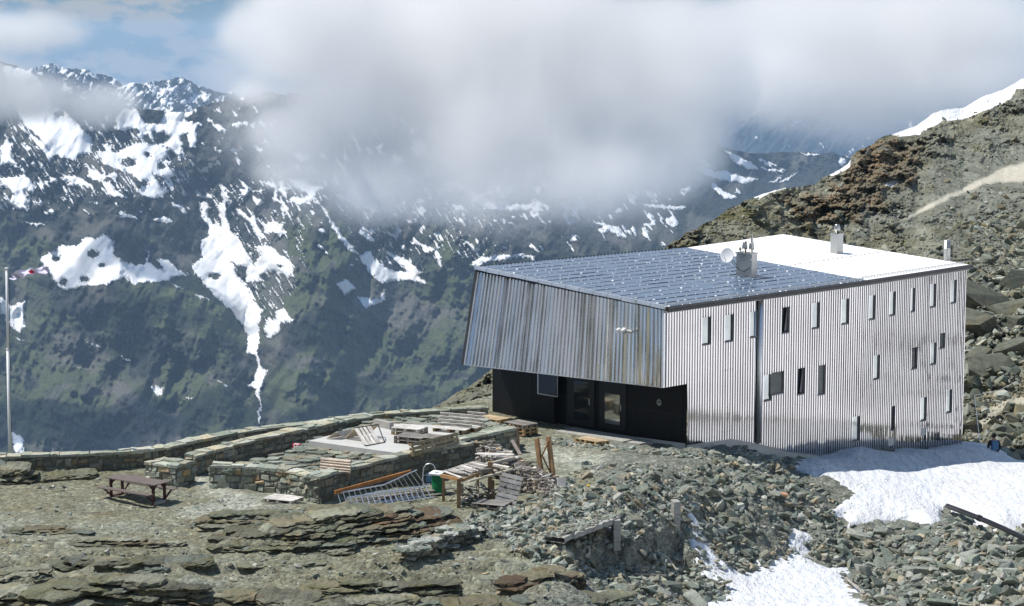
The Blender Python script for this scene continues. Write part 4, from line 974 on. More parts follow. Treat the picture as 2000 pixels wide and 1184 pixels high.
gr = np.maximum(gr*sstep(-.35, -.0, fbm(U/40, Vv/30, 4, 135)), sstep(.15, .35, fbm(U/90, Vv/60, 3, 137))*sstep(380, 560, Vv)*.7)
Dm = Dm*np.where(U < -50, np.cos(np.arctan((U-1000)/F_PX))/np.cos(np.arctan(-1050/F_PX)), 1.0)
Dm = Dm+Dfine*(1-.85*sn)+Drid*(1-.55*sn)
MP = np_at_y(U, Vv, Dm)
stream = sstep(3.2, 1.2, linedist(U+fbm(U/8, Vv/8, 2, 3)*3, Vv, [(500, 690), (507, 714)]))+sstep(2.6, 1.0, linedist(U+fbm(U/10, Vv/10, 3, 3)*5, Vv, [(506, 778), (511, 792), (506, 806), (506, 822), (512, 836)]))
sn = np.maximum(sn, np.clip(stream, 0, 1))
bk = MP[0].copy(); bk[:, 1] *= 1.12; bk[:, 0] *= 1.12; bk[:, 2] -= 500; MP = np.concatenate([bk[None], MP])
tag(mesh_np('mountain_side', MP, grid_faces(len(vb)+1, len(us)), M['mountain'], None, {'snow': ex(sn), 'green': ex(gr), 'scree': ex(scv)}, True), kind='structure')
# the blue ridges farther off
def far_ridge(SKL, bot, D0, D1, seed, name, snowy, jag):
    us = np.arange(SKL[0][0], SKL[-1][0], 2.0); sky = np.interp(us, *zip(*SKL)); sky = sky-ridged(us*.035, us*0, 4, seed)*jag+fbm(us*.25, us*0, 3, seed+1)*jag*.5
    T = np.linspace(0, 1, 90)[:, None]; U = np.broadcast_to(us, (90, len(us))); Vv = sky*(1-T)+bot*T
    D = D0-(D0-D1)*T+(ridged((U+Vv*.8)/30, (Vv-U*.4)/80, 5, seed+3)-.5)*-260+fbm(U/60, Vv/60, 4, seed+5)*300
    st = ridged((U-Vv*.9)/26, (Vv+U*.5)/60, 4, seed+7)*.5+fbm(U/12, Vv/14, 5, seed+9, .65)*.9+fbm(U/45, Vv/35, 3, seed+8)*.8; sn = np.clip((st-snowy+.30)*5, -.5, .5)+.5
    Pm = np_at_y(U, Vv, D); b = Pm[0].copy(); b[:, 1] += 900; b[:, 2] -= 900; Pm = np.concatenate([b[None], Pm])
    tag(mesh_np(name, Pm, grid_faces(91, len(us)), M['far_mountain'], None, {'snow': ex(sn), 'green': ex(sn*0), 'scree': ex(sn*0)}, True), kind='structure')
far_ridge([(-400, 150), (-100, 150), (40, 152), (60, 138), (100, 126), (130, 138), (165, 136), (190, 148), (215, 152), (240, 168), (262, 164), (290, 164), (310, 162), (335, 156), (355, 154), (375, 164), (400, 174), (430, 184), (450, 181), (480, 198), (560, 190), (700, 240)], 300, 9000, 7400, 201, 'far_mountain_ridge', .55, 5)
far_ridge([(1150, 170), (1300, 175), (1390, 130), (1450, 150), (1560, 110), (1700, 150), (1850, 120), (2100, 160)], 360, 13000, 10500, 301, 'far_mountain_ridge', 1.0, 8)
# ------------------------------------------------------------------ stones
STC = [(.21, .24, .20), (.27, .30, .26), (.17, .20, .17), (.33, .35, .31), (.30, .27, .20), (.23, .23, .19), (.38, .38, .34), (.25, .28, .26), (.13, .16, .14)]
WSC = [(.24, .26, .21), (.31, .32, .26), (.20, .23, .19), (.34, .32, .25), (.25, .27, .22), (.38, .39, .34), (.28, .28, .22), (.22, .25, .22), (.18, .19, .16), (.29, .31, .26), (.33, .34, .29), (.36, .28, .18)]
def hull_rock(seed, flat):
    r = np.random.default_rng(seed); bm = bmesh.new()
    n = 15; P_ = r.normal(size=(n, 3)); P_ /= np.linalg.norm(P_, axis=1)[:, None]; P_ = np.sign(P_)*np.abs(P_)**.6
    P_ *= np.array([1, r.uniform(.5, .8), flat])*.6
    for p in P_: bm.verts.new(p)
    g = bmesh.ops.convex_hull(bm, input=bm.verts); bmesh.ops.delete(bm, geom=[v for v in bm.verts if not v.link_faces], context='VERTS')
    bmesh.ops.triangulate(bm, faces=bm.faces); bm.verts.ensure_lookup_table(); bm.verts.index_update()
    V = np.array([v.co[:] for v in bm.verts]); T = np.array([[v.index for v in f.verts] for f in bm.faces]); bm.free(); return V, T
TPL = [hull_rock(100+i, [.22, .3, .38, .5, .65][i % 5]) for i in range(20)]
def euler_mats(rx, ry, rz):
    cx, sx, cy_, sy, cz, sz = np.cos(rx), np.sin(rx), np.cos(ry), np.sin(ry), np.cos(rz), np.sin(rz)
    M_ = np.empty((len(rx), 3, 3))
    M_[:, 0, 0] = cz*cy_; M_[:, 0, 1] = cz*sy*sx-sz*cx; M_[:, 0, 2] = cz*sy*cx+sz*sx
    M_[:, 1, 0] = sz*cy_; M_[:, 1, 1] = sz*sy*sx+cz*cx; M_[:, 1, 2] = sz*sy*cx-cz*sx
    M_[:, 2, 0] = -sy; M_[:, 2, 1] = cy_*sx; M_[:, 2, 2] = cy_*cx
    return M_
def scatter(name, pos, size, rng, tilt=.35, cols=STC, mat='scree', yaw=None, dark=1.0):
    n = len(pos); ti = rng.integers(0, len(TPL), n); rz = rng.uniform(0, 6.28, n) if yaw is None else yaw+rng.normal(0, .5, n)
    Mx = euler_mats(rng.normal(0, tilt, n), rng.normal(0, tilt, n), rz)*size[:, None, None]
    cc = np.array(cols)[rng.integers(0, len(cols), n)]*rng.uniform(.7, 1.35, (n, 1))*dark
    Vs, Ts, Cs, k = [], [], [], 0
    for t in range(len(TPL)):
        ii = np.where(ti == t)[0]
        if not len(ii): continue
        V, T = TPL[t]; W_ = np.einsum('nij,vj->nvi', Mx[ii], V)+pos[ii][:, None, :]
        Vs.append(W_.reshape(-1, 3)); Ts.append((T[None]+(np.arange(len(ii))*len(V))[:, None, None]+k).reshape(-1, 3)); k += len(ii)*len(V)
        Cs.append(np.repeat(cc[ii], len(V), 0))
    return mesh_np(name, np.concatenate(Vs), None, M[mat], None, None, False, np.concatenate(Ts), np.concatenate(Cs))
def gz_np(x, y):
    i = np.clip((y-gy[0])/.12, 0, len(gy)-1.001); j = np.clip((x-gx[0])/.12, 0, len(gx)-1.001); i0 = i.astype(int); j0 = j.astype(int); fi = i-i0; fj = j-j0
    return (GZ[i0, j0]*(1-fj)+GZ[i0, j0+1]*fj)*(1-fi)+(GZ[i0+1, j0]*(1-fj)+GZ[i0+1, j0+1]*fj)*fi
def drop(u, v):
    z = np.zeros(u.shape)
    a = (u-1000)/F_PX; b = (v-592)/F_PX; yy = CT-b*ST; dd = -ST-b*CT
    for _ in range(12):
        k = (z-CAM_Z)/dd; x = a*k; y = yy*k; z = .5*z+.5*gz_np(x, y)
    k = (z-CAM_Z)/dd; x = a*k; y = yy*k
    return np.stack([x, y, gz_np(x, y)], -1)
rg = np.random.default_rng(77)
def region(n, poly, fn=None):
    A = np.array(poly, float); u = rg.uniform(A[:, 0].min(), A[:, 0].max(), n*4); v = rg.uniform(A[:, 1].min(), A[:, 1].max(), n*4)
    m = inpoly(u, v, poly)
    if fn is not None: m &= fn(u, v)
    u, v = u[m][:n], v[m][:n]; return drop(u, v)
SLOPE = [(1085, 940), (1150, 905), (1240, 905), (1340, 915), (1440, 900), (1545, 925), (1620, 960), (1660, 1030), (1850, 1030), (2030, 1020), (2030, 1210), (1180, 1210), (1160, 1130), (1085, 1110), (1000, 1080), (960, 1040), (1020, 990)]
def not_snow(p, m1=.15, m2=.1):
    return (polydist(p[:, 0], p[:, 1], SN1) < m1) & (polydist(p[:, 0], p[:, 1], SN2) < m2)
def outside_building(p):
    w1 = (p[:, 0]-pC.x)*nR.x+(p[:, 1]-pC.y)*nR.y; f = (p[:, 0]-pC.x)*(-dR.x)+(p[:, 1]-pC.y)*(-dR.y)
    return (w1 > .25) | (f > -1.1) | (p[:, 0] > 24)
fields = []
p = region(9500, SLOPE); keep = not_snow(p) & outside_building(p); p = p[keep]; sz = .07+.16*rg.pareto(2.6, len(p)); sz = np.clip(sz, .07, .42); p[:, 2] += sz*.05
fields.append((p, sz, 'scree on the slope below the hut', .45))
p = region(5200, [(-20, 900), (280, 930), (620, 1000), (860, 1000), (1090, 930), (1160, 1000), (1180, 1200), (-20, 1200)], lambda u, v: fbm(u/90, v/40, 4, 5) > -.12+.0*u); sz = np.clip(.035+.05*rg.pareto(2.2, len(p)), .035, .24); fields.append((p, sz, 'loose stones on the yard and the foreground', .3))
p = region(3200, [(870, 1040), (960, 985), (1000, 1000), (1110, 930), (1160, 1000), (1200, 1060), (1180, 1110), (1060, 1090), (950, 1050)]); sz = np.clip(.06+.11*rg.pareto(2.3, len(p)), .06, .4); p[:, 2] += sz*.1; fields.append((p, sz, 'rubble heaped beside the firewood', .5))
p = region(1600, [(1060, 868), (1220, 882), (1340, 895), (1540, 925), (1560, 900), (1430, 868), (1345, 884), (1250, 876), (1090, 858)]); sz = np.clip(.06+.12*rg.pareto(2.5, len(p)), .06, .38); p = p; ok = outside_building(p); fields.append((p[ok], sz[ok], 'flat stones along the foot of the hut', .25))
p = region(900, [(1840, 1000), (1900, 1010), (2010, 1050), (2010, 1200), (1860, 1200)]); sz = np.clip(.1+.2*rg.pareto(2.5, len(p)), .1, .6); ok = not_snow(p); fields.append((p[ok], sz[ok], 'slabs in the lower right corner', .5))
for (p, sz, lb, ti) in fields:
    tag(scatter('scree', p, sz, rg, ti), lb, 'stones', kind='stuff')
# stones dotted over the snow edge
p = region(260, [(1350, 1050), (1640, 1030), (1720, 1184), (1380, 1184)]); d = polydist(p[:, 0], p[:, 1], SN2); ok = np.abs(d-.1) < .55; p = p[ok]; p[:, 2] += .16
tag(scatter('scree', p, np.clip(.08+.12*rg.pareto(2.2, len(p)), .08, .45), rg, .4), 'dark stones poking out along the edge of the lower snow patch', 'stones', kind='stuff')
# hillside boulders
us_, nt__, sk_, HPg = HGRID
def hill_pts(n, u0, u1, v0, v1, fn=None):
    j = rg.integers(np.searchsorted(us_, u0), np.searchsorted(us_, u1), n); v = rg.uniform(v0, v1, n); T_ = (v-sk_[j])/(915-sk_[j]); i = (T_*(nt__-1)).astype(int)
    ok = (i > 2) & (i < nt__)
    i, j, v = i[ok], j[ok], v[ok]
    if fn is not None: m = fn(us_[j], v); i, j = i[m], j[m]
    return HPg[i, j].copy()
HCOL = [(.14, .155, .12), (.20, .215, .175), (.10, .115, .09), (.26, .275, .23), (.19, .17, .11), (.31, .33, .285), (.21, .20, .14), (.16, .18, .15)]
nos = lambda u, v: (sstep(-3, 3, polydist(u, v, SNH[0])) < .5) & (linedist(u, v, PATH) > 11) & (polydist(u, v, SAND) < -2)
p = hill_pts(5200, 1885, 2029, 420, 905, nos); sz = np.clip(.15+.2*rg.pareto(2.3, len(p)), .15, 1.1)
tag(scatter('scree', p, sz, rg, .55, HCOL), 'blocky scree on the hillside right of the hut', 'stones', kind='stuff')
p = hill_pts(9500, 1290, 2029, 180, 640, lambda u, v: nos(u, v) & (fbm(u/40, v/40, 4, 71) > -.1)); sz = np.clip(.14+.12*rg.pareto(2.4, len(p)), .14, .8)
tag(scatter('scree', p, sz, rg, .5, HCOL), 'broken rock strewn over the hillside behind the hut', 'stones', kind='stuff')
p = hill_pts(2600, 1885, 2029, 600, 905, nos); sz = np.clip(.1+.1*rg.pareto(2.3, len(p)), .1, .5)
tag(scatter('scree', p, sz, rg, .5, HCOL), 'small stones between the hut and the walkers path', 'stones', kind='stuff')
# large single rocks
BM = []
for t in range(12):
    for c in range(3):
        V, T = TPL[[0, 1, 2, 5, 6, 7, 10, 11, 12, 15, 16, 17][t]]; V = V.copy(); col = np.array([(.21, .24, .20), (.26, .28, .245), (.17, .20, .17), (.31, .33, .29), (.23, .235, .19), (.14, .16, .14)][(t*3+c) % 6])
        me = mesh_np('rock', V, None, M['stone'], None, None, False, T, np.broadcast_to(col, V.shape)); BM.append(me.data); bpy.data.objects.remove(me)
DBM = []  # darkened rock set: the shadow on the big blocks is painted into their colour
for t in (3, 4, 8, 9, 13, 14):
    V, T = TPL[t]; me = mesh_np('rock', V, None, M['stone'], None, None, False, T, np.broadcast_to(np.array((.125, .13, .10)), V.shape)); DBM.append(me.data); bpy.data.objects.remove(me)
def boulder(p, s, label, group, yaw=None, tilt=.3, flat=1.0, pool=None):
    o = bpy.data.objects.new('rock', (pool or BM)[random.randrange(len(pool or BM))]); COL.objects.link(o); o.location = p
    o.rotation_euler = (random.gauss(0, tilt), random.gauss(0, tilt), random.uniform(0, 6.28) if yaw is None else yaw); o.scale = (s, s*random.uniform(.8, 1.1), s*flat)
    tag(o, label, 'rock', group); return o
def boulders(n, poly, s0, s1, label, group, ok=None, tilt=.3):
    p = region(n*3, poly); m = not_snow(p, -.2, -.2) & outside_building(p); p = p[m]; k = 0; got = []
    for q in p:
        if k >= n: break
        s = random.uniform(s0, 1)**2*s1
        s = max(s, s0*s1)
        if any((q[0]-g[0])**2+(q[1]-g[1])**2 < ((s+g[2])*.45)**2 for g in got): continue
        got.append((q[0], q[1], s)); boulder((q[0], q[1], q[2]+s*.10), s, label, group, None, tilt); k += 1
boulders(85, [(1640, 1050), (1750, 1030), (1840, 1060), (2010, 1060), (2010, 1190), (1720, 1190), (1660, 1120)], .45, 1.35, 'large greenish schist slab among the scree between the two snow patches', 'big slabs between the snow patches', tilt=.45)
boulders(75, [(1340, 940), (1500, 930), (1600, 960), (1640, 1030), (1500, 1050), (1340, 1050), (1300, 1000)], .5, .85, 'angular grey green rock on the slope above the lower snow patch', 'rocks on the slope above the lower snow patch', tilt=.5)
boulders(60, [(1120, 1070), (1340, 1070), (1380, 1184), (1180, 1184)], .5, .95, 'angular rock on the rubble slope below the concrete ledge', 'rocks below the concrete ledge', tilt=.5)
boulders(38, [(960, 1010), (1100, 950), (1300, 930), (1300, 975), (1120, 1030), (1000, 1060)], .5, .6, 'pale angular rock on the rubble mound in front of the yard', 'pale rocks on the rubble mound', tilt=.45)
for (u, v, s, fl) in ((1915, 590, 4.2, .8), (1900, 640, 3.6, .7), (1960, 615, 3.0, .8), (1990, 560, 2.6, .9), (1930, 720, 2.6, .7), (1905, 705, 2.2, .6), (1975, 690, 2.4, .7), (1892, 770, 1.8, .8), (1940, 700, 1.6, .8), (1890, 840, 1.2, .7), (1985, 830, 1.3, .7), (1925, 655, 2.2, .5), (1995, 640, 2.2, .8)):
    j = int(np.searchsorted(us_, u)); i = int((v-sk_[j])/(915-sk_[j])*(nt__-1)); boulder(tuple(HPg[i, j]), s, 'big shade darkened block on the slope right behind the hut', 'big blocks right behind the hut', random.gauss(.4, .3), .35, fl*1.2, DBM)
# ------------------------------------------------------------------ layered outcrops
def sweep_block(mb, c, L_, dep, th, yaw, dip, rnd, col, roll=0.0):
    nst = max(5, int(L_/.12)); ring = [(-.5, -.42), (-.54, .0), (-.47, .40), (-.2, .50), (.2, .5), (.5, .45), (.5, -.45), (0, -.5)]
    V = []; ph = rnd.uniform(0, 99); nR_ = len(ring)
    xs = (np.arange(nst+1)/nst-.5)*L_
    end = np.clip(np.minimum(np.arange(nst+1), nst-np.arange(nst+1))/1.6, 0, 1)*.35+.65
    for k, (ry, rz_) in enumerate(ring):
        fr = 1.0 if k in (0, 1, 2) else .35
        nz = fbm(xs*1.9+ph, xs*0+k*.31+ph, 4, 7); nz2 = fbm(xs*2.4+ph, xs*0+k*.5+ph+9, 3, 8)
        y = ry*dep*end+nz*min(dep, .6)*.5*fr; z = rz_*th*end+nz2*min(th, .12)*.55
        V.append(np.stack([xs, y, z], -1))
    V = np.stack(V, 1).reshape(-1, 3)
    V += rnd.normal(0, .016, V.shape)
    Mx = Matrix.Translation(c) @ Matrix.Rotation(yaw, 4, 'Z') @ Matrix.Rotation(dip, 4, 'Y') @ Matrix.Rotation(roll, 4, 'X')
    V = xf(V, Mx); Q = [(i*nR_+k, i*nR_+(k+1) % nR_, (i+1)*nR_+(k+1) % nR_, (i+1)*nR_+k) for i in range(nst) for k in range(nR_)]
    V = np.concatenate([V, V[:nR_].mean(0)[None], V[-nR_:].mean(0)[None]]); a = len(V)-2
    T = [(a, (k+1) % nR_, k) for k in range(nR_)]+[(a+1, nst*nR_+k, nst*nR_+(k+1) % nR_) for k in range(nR_)]
    mb.add(V, Q, T, col)
OC = [(.17, .175, .125), (.21, .215, .16), (.14, .15, .11), (.25, .255, .195), (.16, .18, .155), (.19, .175, .12), (.12, .12, .09)]
def outcrop(u0, v0, u1, v1, height, layers, depth, label, seed, dip=0.0, zoff=0.0, rust=None, cols=OC, thin=1.0, back=0.5):
    """stacked broken layers: front foot runs from (u0,v0) to (u1,v1) in the photograph"""
    rnd = np.random.default_rng(seed); a = on_ground(u0, v0); b = on_ground(u1, v1); d = b-a; Lt = d.length; yaw = math.atan2(d.y, d.x); nrm = Vector((-d.y, d.x, 0)).normalized()
    layers = int(layers*1.7); mb = MB(); th = height/layers*1.15
    for l in range(layers):
        x = rnd.uniform(-.5, .2)
        while x < Lt:
            tk = th*rnd.uniform(.7, 1.7)*thin; Lb = min(rnd.uniform(.5, 2.6), Lt-x+.5)
            f = max(0, min(1, (x+Lb/2)/Lt)); env = math.sin(math.pi*min(max(f, .04), .96))**.35
            hgt = (l+.5)*th*env
            setb = back*(l/layers)**1.1*depth*.62+rnd.uniform(-.12, .16)
            c = a+d*(f)+nrm*(setb+depth*.35); c.z = a.z+(b.z-a.z)*f+hgt+zoff+rnd.normal(0, th*.12)
            col = np.array(cols[rnd.integers(len(cols))])*rnd.uniform(.75, 1.25)
            if rust and rust[0] < f < rust[1] and rnd.random() < .5: col = np.array((.15, .105, .07))*rnd.uniform(.6, 1.2)
            sweep_block(mb, c, Lb*1.04, depth*rnd.uniform(.55, .95)+.2, tk, yaw+rnd.normal(0, .03), dip+rnd.normal(0, .02), rnd, col, rnd.normal(0, .05))
            x += Lb*rnd.uniform(.88, 1.0)
    o = mb.build('rock_outcrop', M['outcrop']); tag(o, label, 'rock'); return o
outcrop(420, 1080, 660, 1084, .55, 6, 1.3, 'broken left half of the layered outcrop below the ladders', 1, dip=-.05, rust=None, back=1.0)
outcrop(395, 1036, 560, 1030, .34, 4, .9, 'low stepped ledges at the left end of the outcrop below the ladders', 12, dip=-.04, back=1.0)
outcrop(560, 1074, 890, 1052, .78, 10, 1.6, 'big layered outcrop with rusty right flank just below the ladders', 2, dip=-.05, rust=(.6, 1.0), back=1.25)
outcrop(110, 1112, 290, 1116, .26, 2, .7, 'long flat dark slab left of the lower left ledges', 3, back=.3)
outcrop(215, 1110, 385, 1112, .26, 2, .7, 'long blue grey slab in the lower left foreground', 31, back=.3)
outcrop(100, 1190, 420, 1206, .75, 5, 1.0, 'rounded layered ledge along the bottom edge at lower left', 4, dip=.04)
outcrop(-40, 1200, 120, 1215, .62, 4, 1.2, 'broken ledge in the bottom left corner', 5)
outcrop(340, 1196, 640, 1200, .42, 3, .9, 'low layered ledge along the bottom edge left of centre', 6, dip=.05)
outcrop(620, 1166, 870, 1168, .30, 3, .8, 'thin layered ledge near the bottom centre', 7, dip=.02, thin=.9)
outcrop(150, 1064, 330, 1068, .14, 2, .5, 'thin low rock sheet below the picnic table', 17)
outcrop(20, 1040, 150, 1044, .10, 2, .5, 'thin low rock sheet in the yard left of the picnic table', 18)
outcrop(600, 1206, 1000, 1212, .38, 3, .9, 'pale streaked ledge along the bottom edge at centre', 8)
outcrop(1020, 1158, 1140, 1146, .42, 4, .8, 'pinkish brown splintered outcrop right of bottom centre', 9, rust=(0, 1))
outcrop(1000, 1212, 1230, 1200, .5, 4, 1.0, 'dark layered ledge along the bottom edge right of centre', 10)
outcrop(-60, 946, 46, 944, .55, 4, 1.2, 'dark outcrop at the left edge in front of the parapet', 11)
outcrop(60, 942, 165, 936, .16, 2, .8, 'flat rock sheet in front of the left parapet', 13)
outcrop(480, 1116, 620, 1112, .2, 2, .5, 'thin dark slabs between the layered outcrop and the bottom edge', 14)
outcrop(-20, 1138, 70, 1142, .25, 2, .8, 'grey slab near the left edge of the foreground', 16)
# dry stacked stones with a dark overhang on the right
rnd = np.random.default_rng(5); mb = MB()
for l in range(6):
    for k in range(17):
        f = (k+rnd.uniform(0, .9))/17; u = 788+150*f; v = 1108-52*f; q = on_ground(u, v); q += Vector((rnd.uniform(-.2, .1), rnd.uniform(.1, .9), l*.105+rnd.uniform(-.02, .03)))
        q.z = on_ground(788+150*f, 1108-52*f).z+.05+l*.10*math.sin(math.pi*(.12+.8*f))**.3
        sweep_block(mb, q, rnd.uniform(.3, .75), rnd.uniform(.25, .5), rnd.uniform(.08, .15), rnd.normal(.4, .5), rnd.normal(0, .06), rnd, np.array(STC[rnd.integers(len(STC))])*rnd.uniform(.8, 1.3))
tag(mb.build('dry_stone_stack', M['stone']), 'dry stacked pile of flat stones right of the layered outcrop', 'stone pile')
# ------------------------------------------------------------------ mortared stone walls
def stone_wall(top_px, zt, zb, thick, label, name='stone_wall', cap=True, cols=WSC, ends=(True, True), course=.22, faces=('f', 'b'), seed=1, parent=None, size=1.0):
    rnd = np.random.default_rng(seed); T = [at_z(u, v, zt) for u, v in top_px]
    root = empty(name, (T[0].x, T[0].y, zb), 0, label, 'wall'); core = MB(); st = MB(); cp_ = MB()
    nr = []
    for i in range(len(T)):
        d = (T[min(i+1, len(T)-1)]-T[max(i-1, 0)]).normalized(); n = Vector((-d.y, d.x, 0)); n = n if n.y > 0 else -n; nr.append(n)
    Bk = [t+n*thick for t, n in zip(T, nr)]
    e = .035
    def stones(a, b, outv, zt_):
        L_ = (b-a).length; d = (b-a).normalized(); zz = zb-.05
        while zz < zt_-.03:
            hc = course*rnd.uniform(.75, 1.3)*size
            if zt_-zz-hc < .08: hc = zt_-zz
            x = rnd.uniform(-.15, .0)
            while x < L_:
                w = rnd.uniform(.15, .6)*size; hj = rnd.uniform(-.05, .05); x0 = max(x, 0); x1 = min(x+w-.02, L_)
                if x1-x0 > .05:
                    o1 = rnd.uniform(.01, .055); g = rnd.uniform(.012, .03); z0, z1 = zz+rnd.uniform(0, .03), min(zz+hc-.018+max(0, hj), zt_)+rnd.uniform(-.02, .0)
                    V = [(x0, -.03, z0), (x1, -.03, z0), (x1, -.03, z1), (x0, -.03, z1), (x0+g, o1, z0+g), (x1-g, o1, z0+g), (x1-g, o1, z1-g), (x0+g, o1, z1-g)]
                    jj = rnd.normal(0, .022, (4, 3)); V = np.array(V)+np.concatenate([jj, jj+rnd.normal(0, .014, (4, 3))]); W_ = np.array([tuple(a+d*v[0]+outv*v[1]) for v in V]); W_[:, 2] = V[:, 2]
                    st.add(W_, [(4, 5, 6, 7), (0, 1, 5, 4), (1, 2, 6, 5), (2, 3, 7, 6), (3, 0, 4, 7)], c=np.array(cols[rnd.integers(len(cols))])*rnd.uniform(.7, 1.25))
                x += w
            zz += hc
    for i in range(len(T)-1):
        a, b, c, d = T[i], T[i+1], Bk[i+1], Bk[i]
        core.add([(p.x, p.y, zb-.6) for p in (a, b, c, d)]+[(p.x, p.y, zt-.01) for p in (a, b, c, d)], [(4, 5, 6, 7), (0, 1, 5, 4), (2, 3, 7, 6)]+([(3, 0, 4, 7)] if i == 0 else [])+([(1, 2, 6, 5)] if i == len(T)-2 else []))
        if 'f' in faces: stones(a, b, -nr[i], zt)
        if 'b' in faces: stones(d, c, nr[i], zt)
        if cap:
            L_ = (b-a).length; dv = (b-a).normalized(); x = 0
            while x < L_:
                w = rnd.uniform(.35, .95); x1 = min(x+w, L_+.05); parts = 1 if rnd.random() < .55 else 2; cut = rnd.uniform(.35, .65)
                for q in range(parts):
                    y0 = -.05 if q == 0 else thick*cut+.01; y1 = thick+.05 if q == parts-1 else thick*cut-.01
                    hh = rnd.uniform(.05, .11); pol = []
                    for (px_, py_) in ((x+.01, y0), ((x+x1)/2, y0-rnd.uniform(-.02, .04)), (x1-.01, y0), (x1-.01+rnd.uniform(-.03, .0), (y0+y1)/2), (x1-.01, y1), ((x+x1)/2, y1+rnd.uniform(-.02, .04)), (x+.01, y1), (x+.01+rnd.uniform(0, .03), (y0+y1)/2)):
                        pq = a+dv*(px_+rnd.normal(0, .012))+nr[i]*(py_+rnd.normal(0, .015)); pol.append((pq.x, pq.y))
                    zc = zt+rnd.uniform(-.015, .015); cp_.prism(pol, zc-.02, [zc+hh+rnd.normal(0, .012) for _ in pol], c=np.array(WSC[rnd.integers(len(WSC)-1)])*rnd.uniform(.95, 1.35))
                x = x1
    if ends[0]: stones(Bk[0], T[0], (T[0]-T[1]).normalized(), zt)
    if ends[1]: stones(T[-1], Bk[-1], (T[-1]-T[-2]).normalized(), zt)
    core.build('wall_core', M['mortar'], None); co = bpy.data.objects[-1] if False else None
    for nm, m_, mt in (('stonework', st, 'wallstone'), ('coping', cp_, 'wallstone')):
        o = m_.build(nm, M[mt])
        if o: o.parent = root; o.matrix_parent_inverse = Matrix.Translation(root.location).inverted()
    for o in [x for x in bpy.data.objects if x.name.startswith('wall_core') and x.parent is None]: o.parent = root; o.matrix_parent_inverse = Matrix.Translation(root.location).inverted()
    return root
stone_wall([(-400, 905), (-150, 899), (60, 893), (150, 890), (280, 884), (330, 877), (392, 862), (461, 848), (520, 840), (600, 831), (660, 822), (728, 813)], .62, -.1, .5, 'long shaded stone parapet along the brink behind the picnic table', seed=3, cols=[tuple(x*.72 for x in c) for c in WSC])  # stone tones darkened: the shade on the yard side is put into the colour
stone_wall([(728, 813), (800, 808.5), (880, 803), (953, 798.5)], .62, -.3, .45, 'stone parapet running up to the left corner of the black wall', seed=4)
stone_wall([(383, 893), (420, 883), (495, 862), (600, 840), (660, 828), (728, 816)], .78, -.1, .5, 'inner stone wall climbing behind the flagged patio', seed=5, cols=[tuple(x*.85 for x in c) for c in WSC])  # slightly darker stone tones stand in for the shade on its face
stone_wall([(284, 905), (345, 914)], .72, -.1, .95, 'short sunlit stone pier at the end of the inner wall', seed=6, course=.2)
stone_wall([(409, 912), (500, 915), (560, 922), (622, 934.5)], .82, -.2, .45, 'sunlit stone wall on the near side of the flagged patio', seed=7, ends=(True, True), course=.24)
stone_wall([(622, 935), (680, 919), (753, 901), (830, 885), (921, 868)], .86, -.2, .5, 'shaded stone wall behind the ladders', seed=8, ends=(True, True), cols=[tuple(x*.72 for x in c) for c in WSC])  # shade painted in: the whole stone palette is darkened for this wall
stone_wall([(898, 862), (950, 851), (1009, 839.5)], .86, -.2, .5, 'shaded stone wall behind the firewood stack', seed=9, cols=[tuple(x*.72 for x in c) for c in WSC])  # same stones in darkened colours, the shade is part of the palette
# patio: fill with irregular flagstones, concrete platform
PZ = .74; PAT = [(412, 914), (443, 909), (495, 900), (546, 885), (585, 872), (640, 850), (735, 818), (880, 812), (955, 818), (1005, 838), (921, 868), (753, 901), (626, 933), (560, 921)]
PW = [tuple(at_z(u, v, PZ))[:2] for u, v in PAT]
patio = empty('patio', (PW[0][0], PW[0][1], 0), 0, 'raised patio of rough green flagstones between the stone walls', 'patio')
def Pp(o, par): o.parent = par; o.matrix_parent_inverse = Matrix.Translation(par.location).inverted(); return o
bm = bmesh.new(); vs = [bm.verts.new((x, y, PZ-.05)) for x, y in PW]; f = bm.faces.new(vs); ex_ = bmesh.ops.extrude_face_region(bm, geom=[f]); bmesh.ops.translate(bm, vec=(0, 0, -1), verts=[v for v in ex_['geom'] if isinstance(v, bmesh.types.BMVert)])
me = bpy.data.meshes.new('patio_fill'); bm.to_mesh(me); bm.free(); o = bpy.data.objects.new('patio_fill', me); COL.objects.link(o); me.materials.append(M['mortar']); Pp(o, patio)
mb = MB(); rnd = np.random.default_rng(9); A = np.array(PW); ctr = []
for _ in range(4000):
    x, y = rnd.uniform(A[:, 0].min(), A[:, 0].max()), rnd.uniform(A[:, 1].min(), A[:, 1].max())
    if inpoly(np.array([x]), np.array([y]), PW)[0] and all((x-c[0])**2+(y-c[1])**2 > .34**2 for c in ctr): ctr.append((x, y, rnd.uniform(.2, .38)))
for x, y, r_ in ctr:
    n_ = rnd.integers(5, 8); a0 = rnd.uniform(0, 6.3); pol = [(x+math.cos(a0+6.283*k/n_)*r_*rnd.uniform(.75, 1.15), y+math.sin(a0+6.283*k/n_)*r_*rnd.uniform(.7, 1.05)) for k in range(n_)]
    zc = PZ+rnd.uniform(-.03, .05); tx, ty = rnd.normal(0, .05, 2); mb.prism(pol, zc-.08, [zc+(p[0]-x)*tx+(p[1]-y)*ty for p in pol], c=np.array([(.22, .25, .205), (.27, .295, .25), (.18, .205, .175), (.30, .30, .25), (.28, .255, .19)][rnd.integers(5)])*rnd.uniform(.7, 1.25))
Pp(mb.build('flagstones', M['stone']), patio)
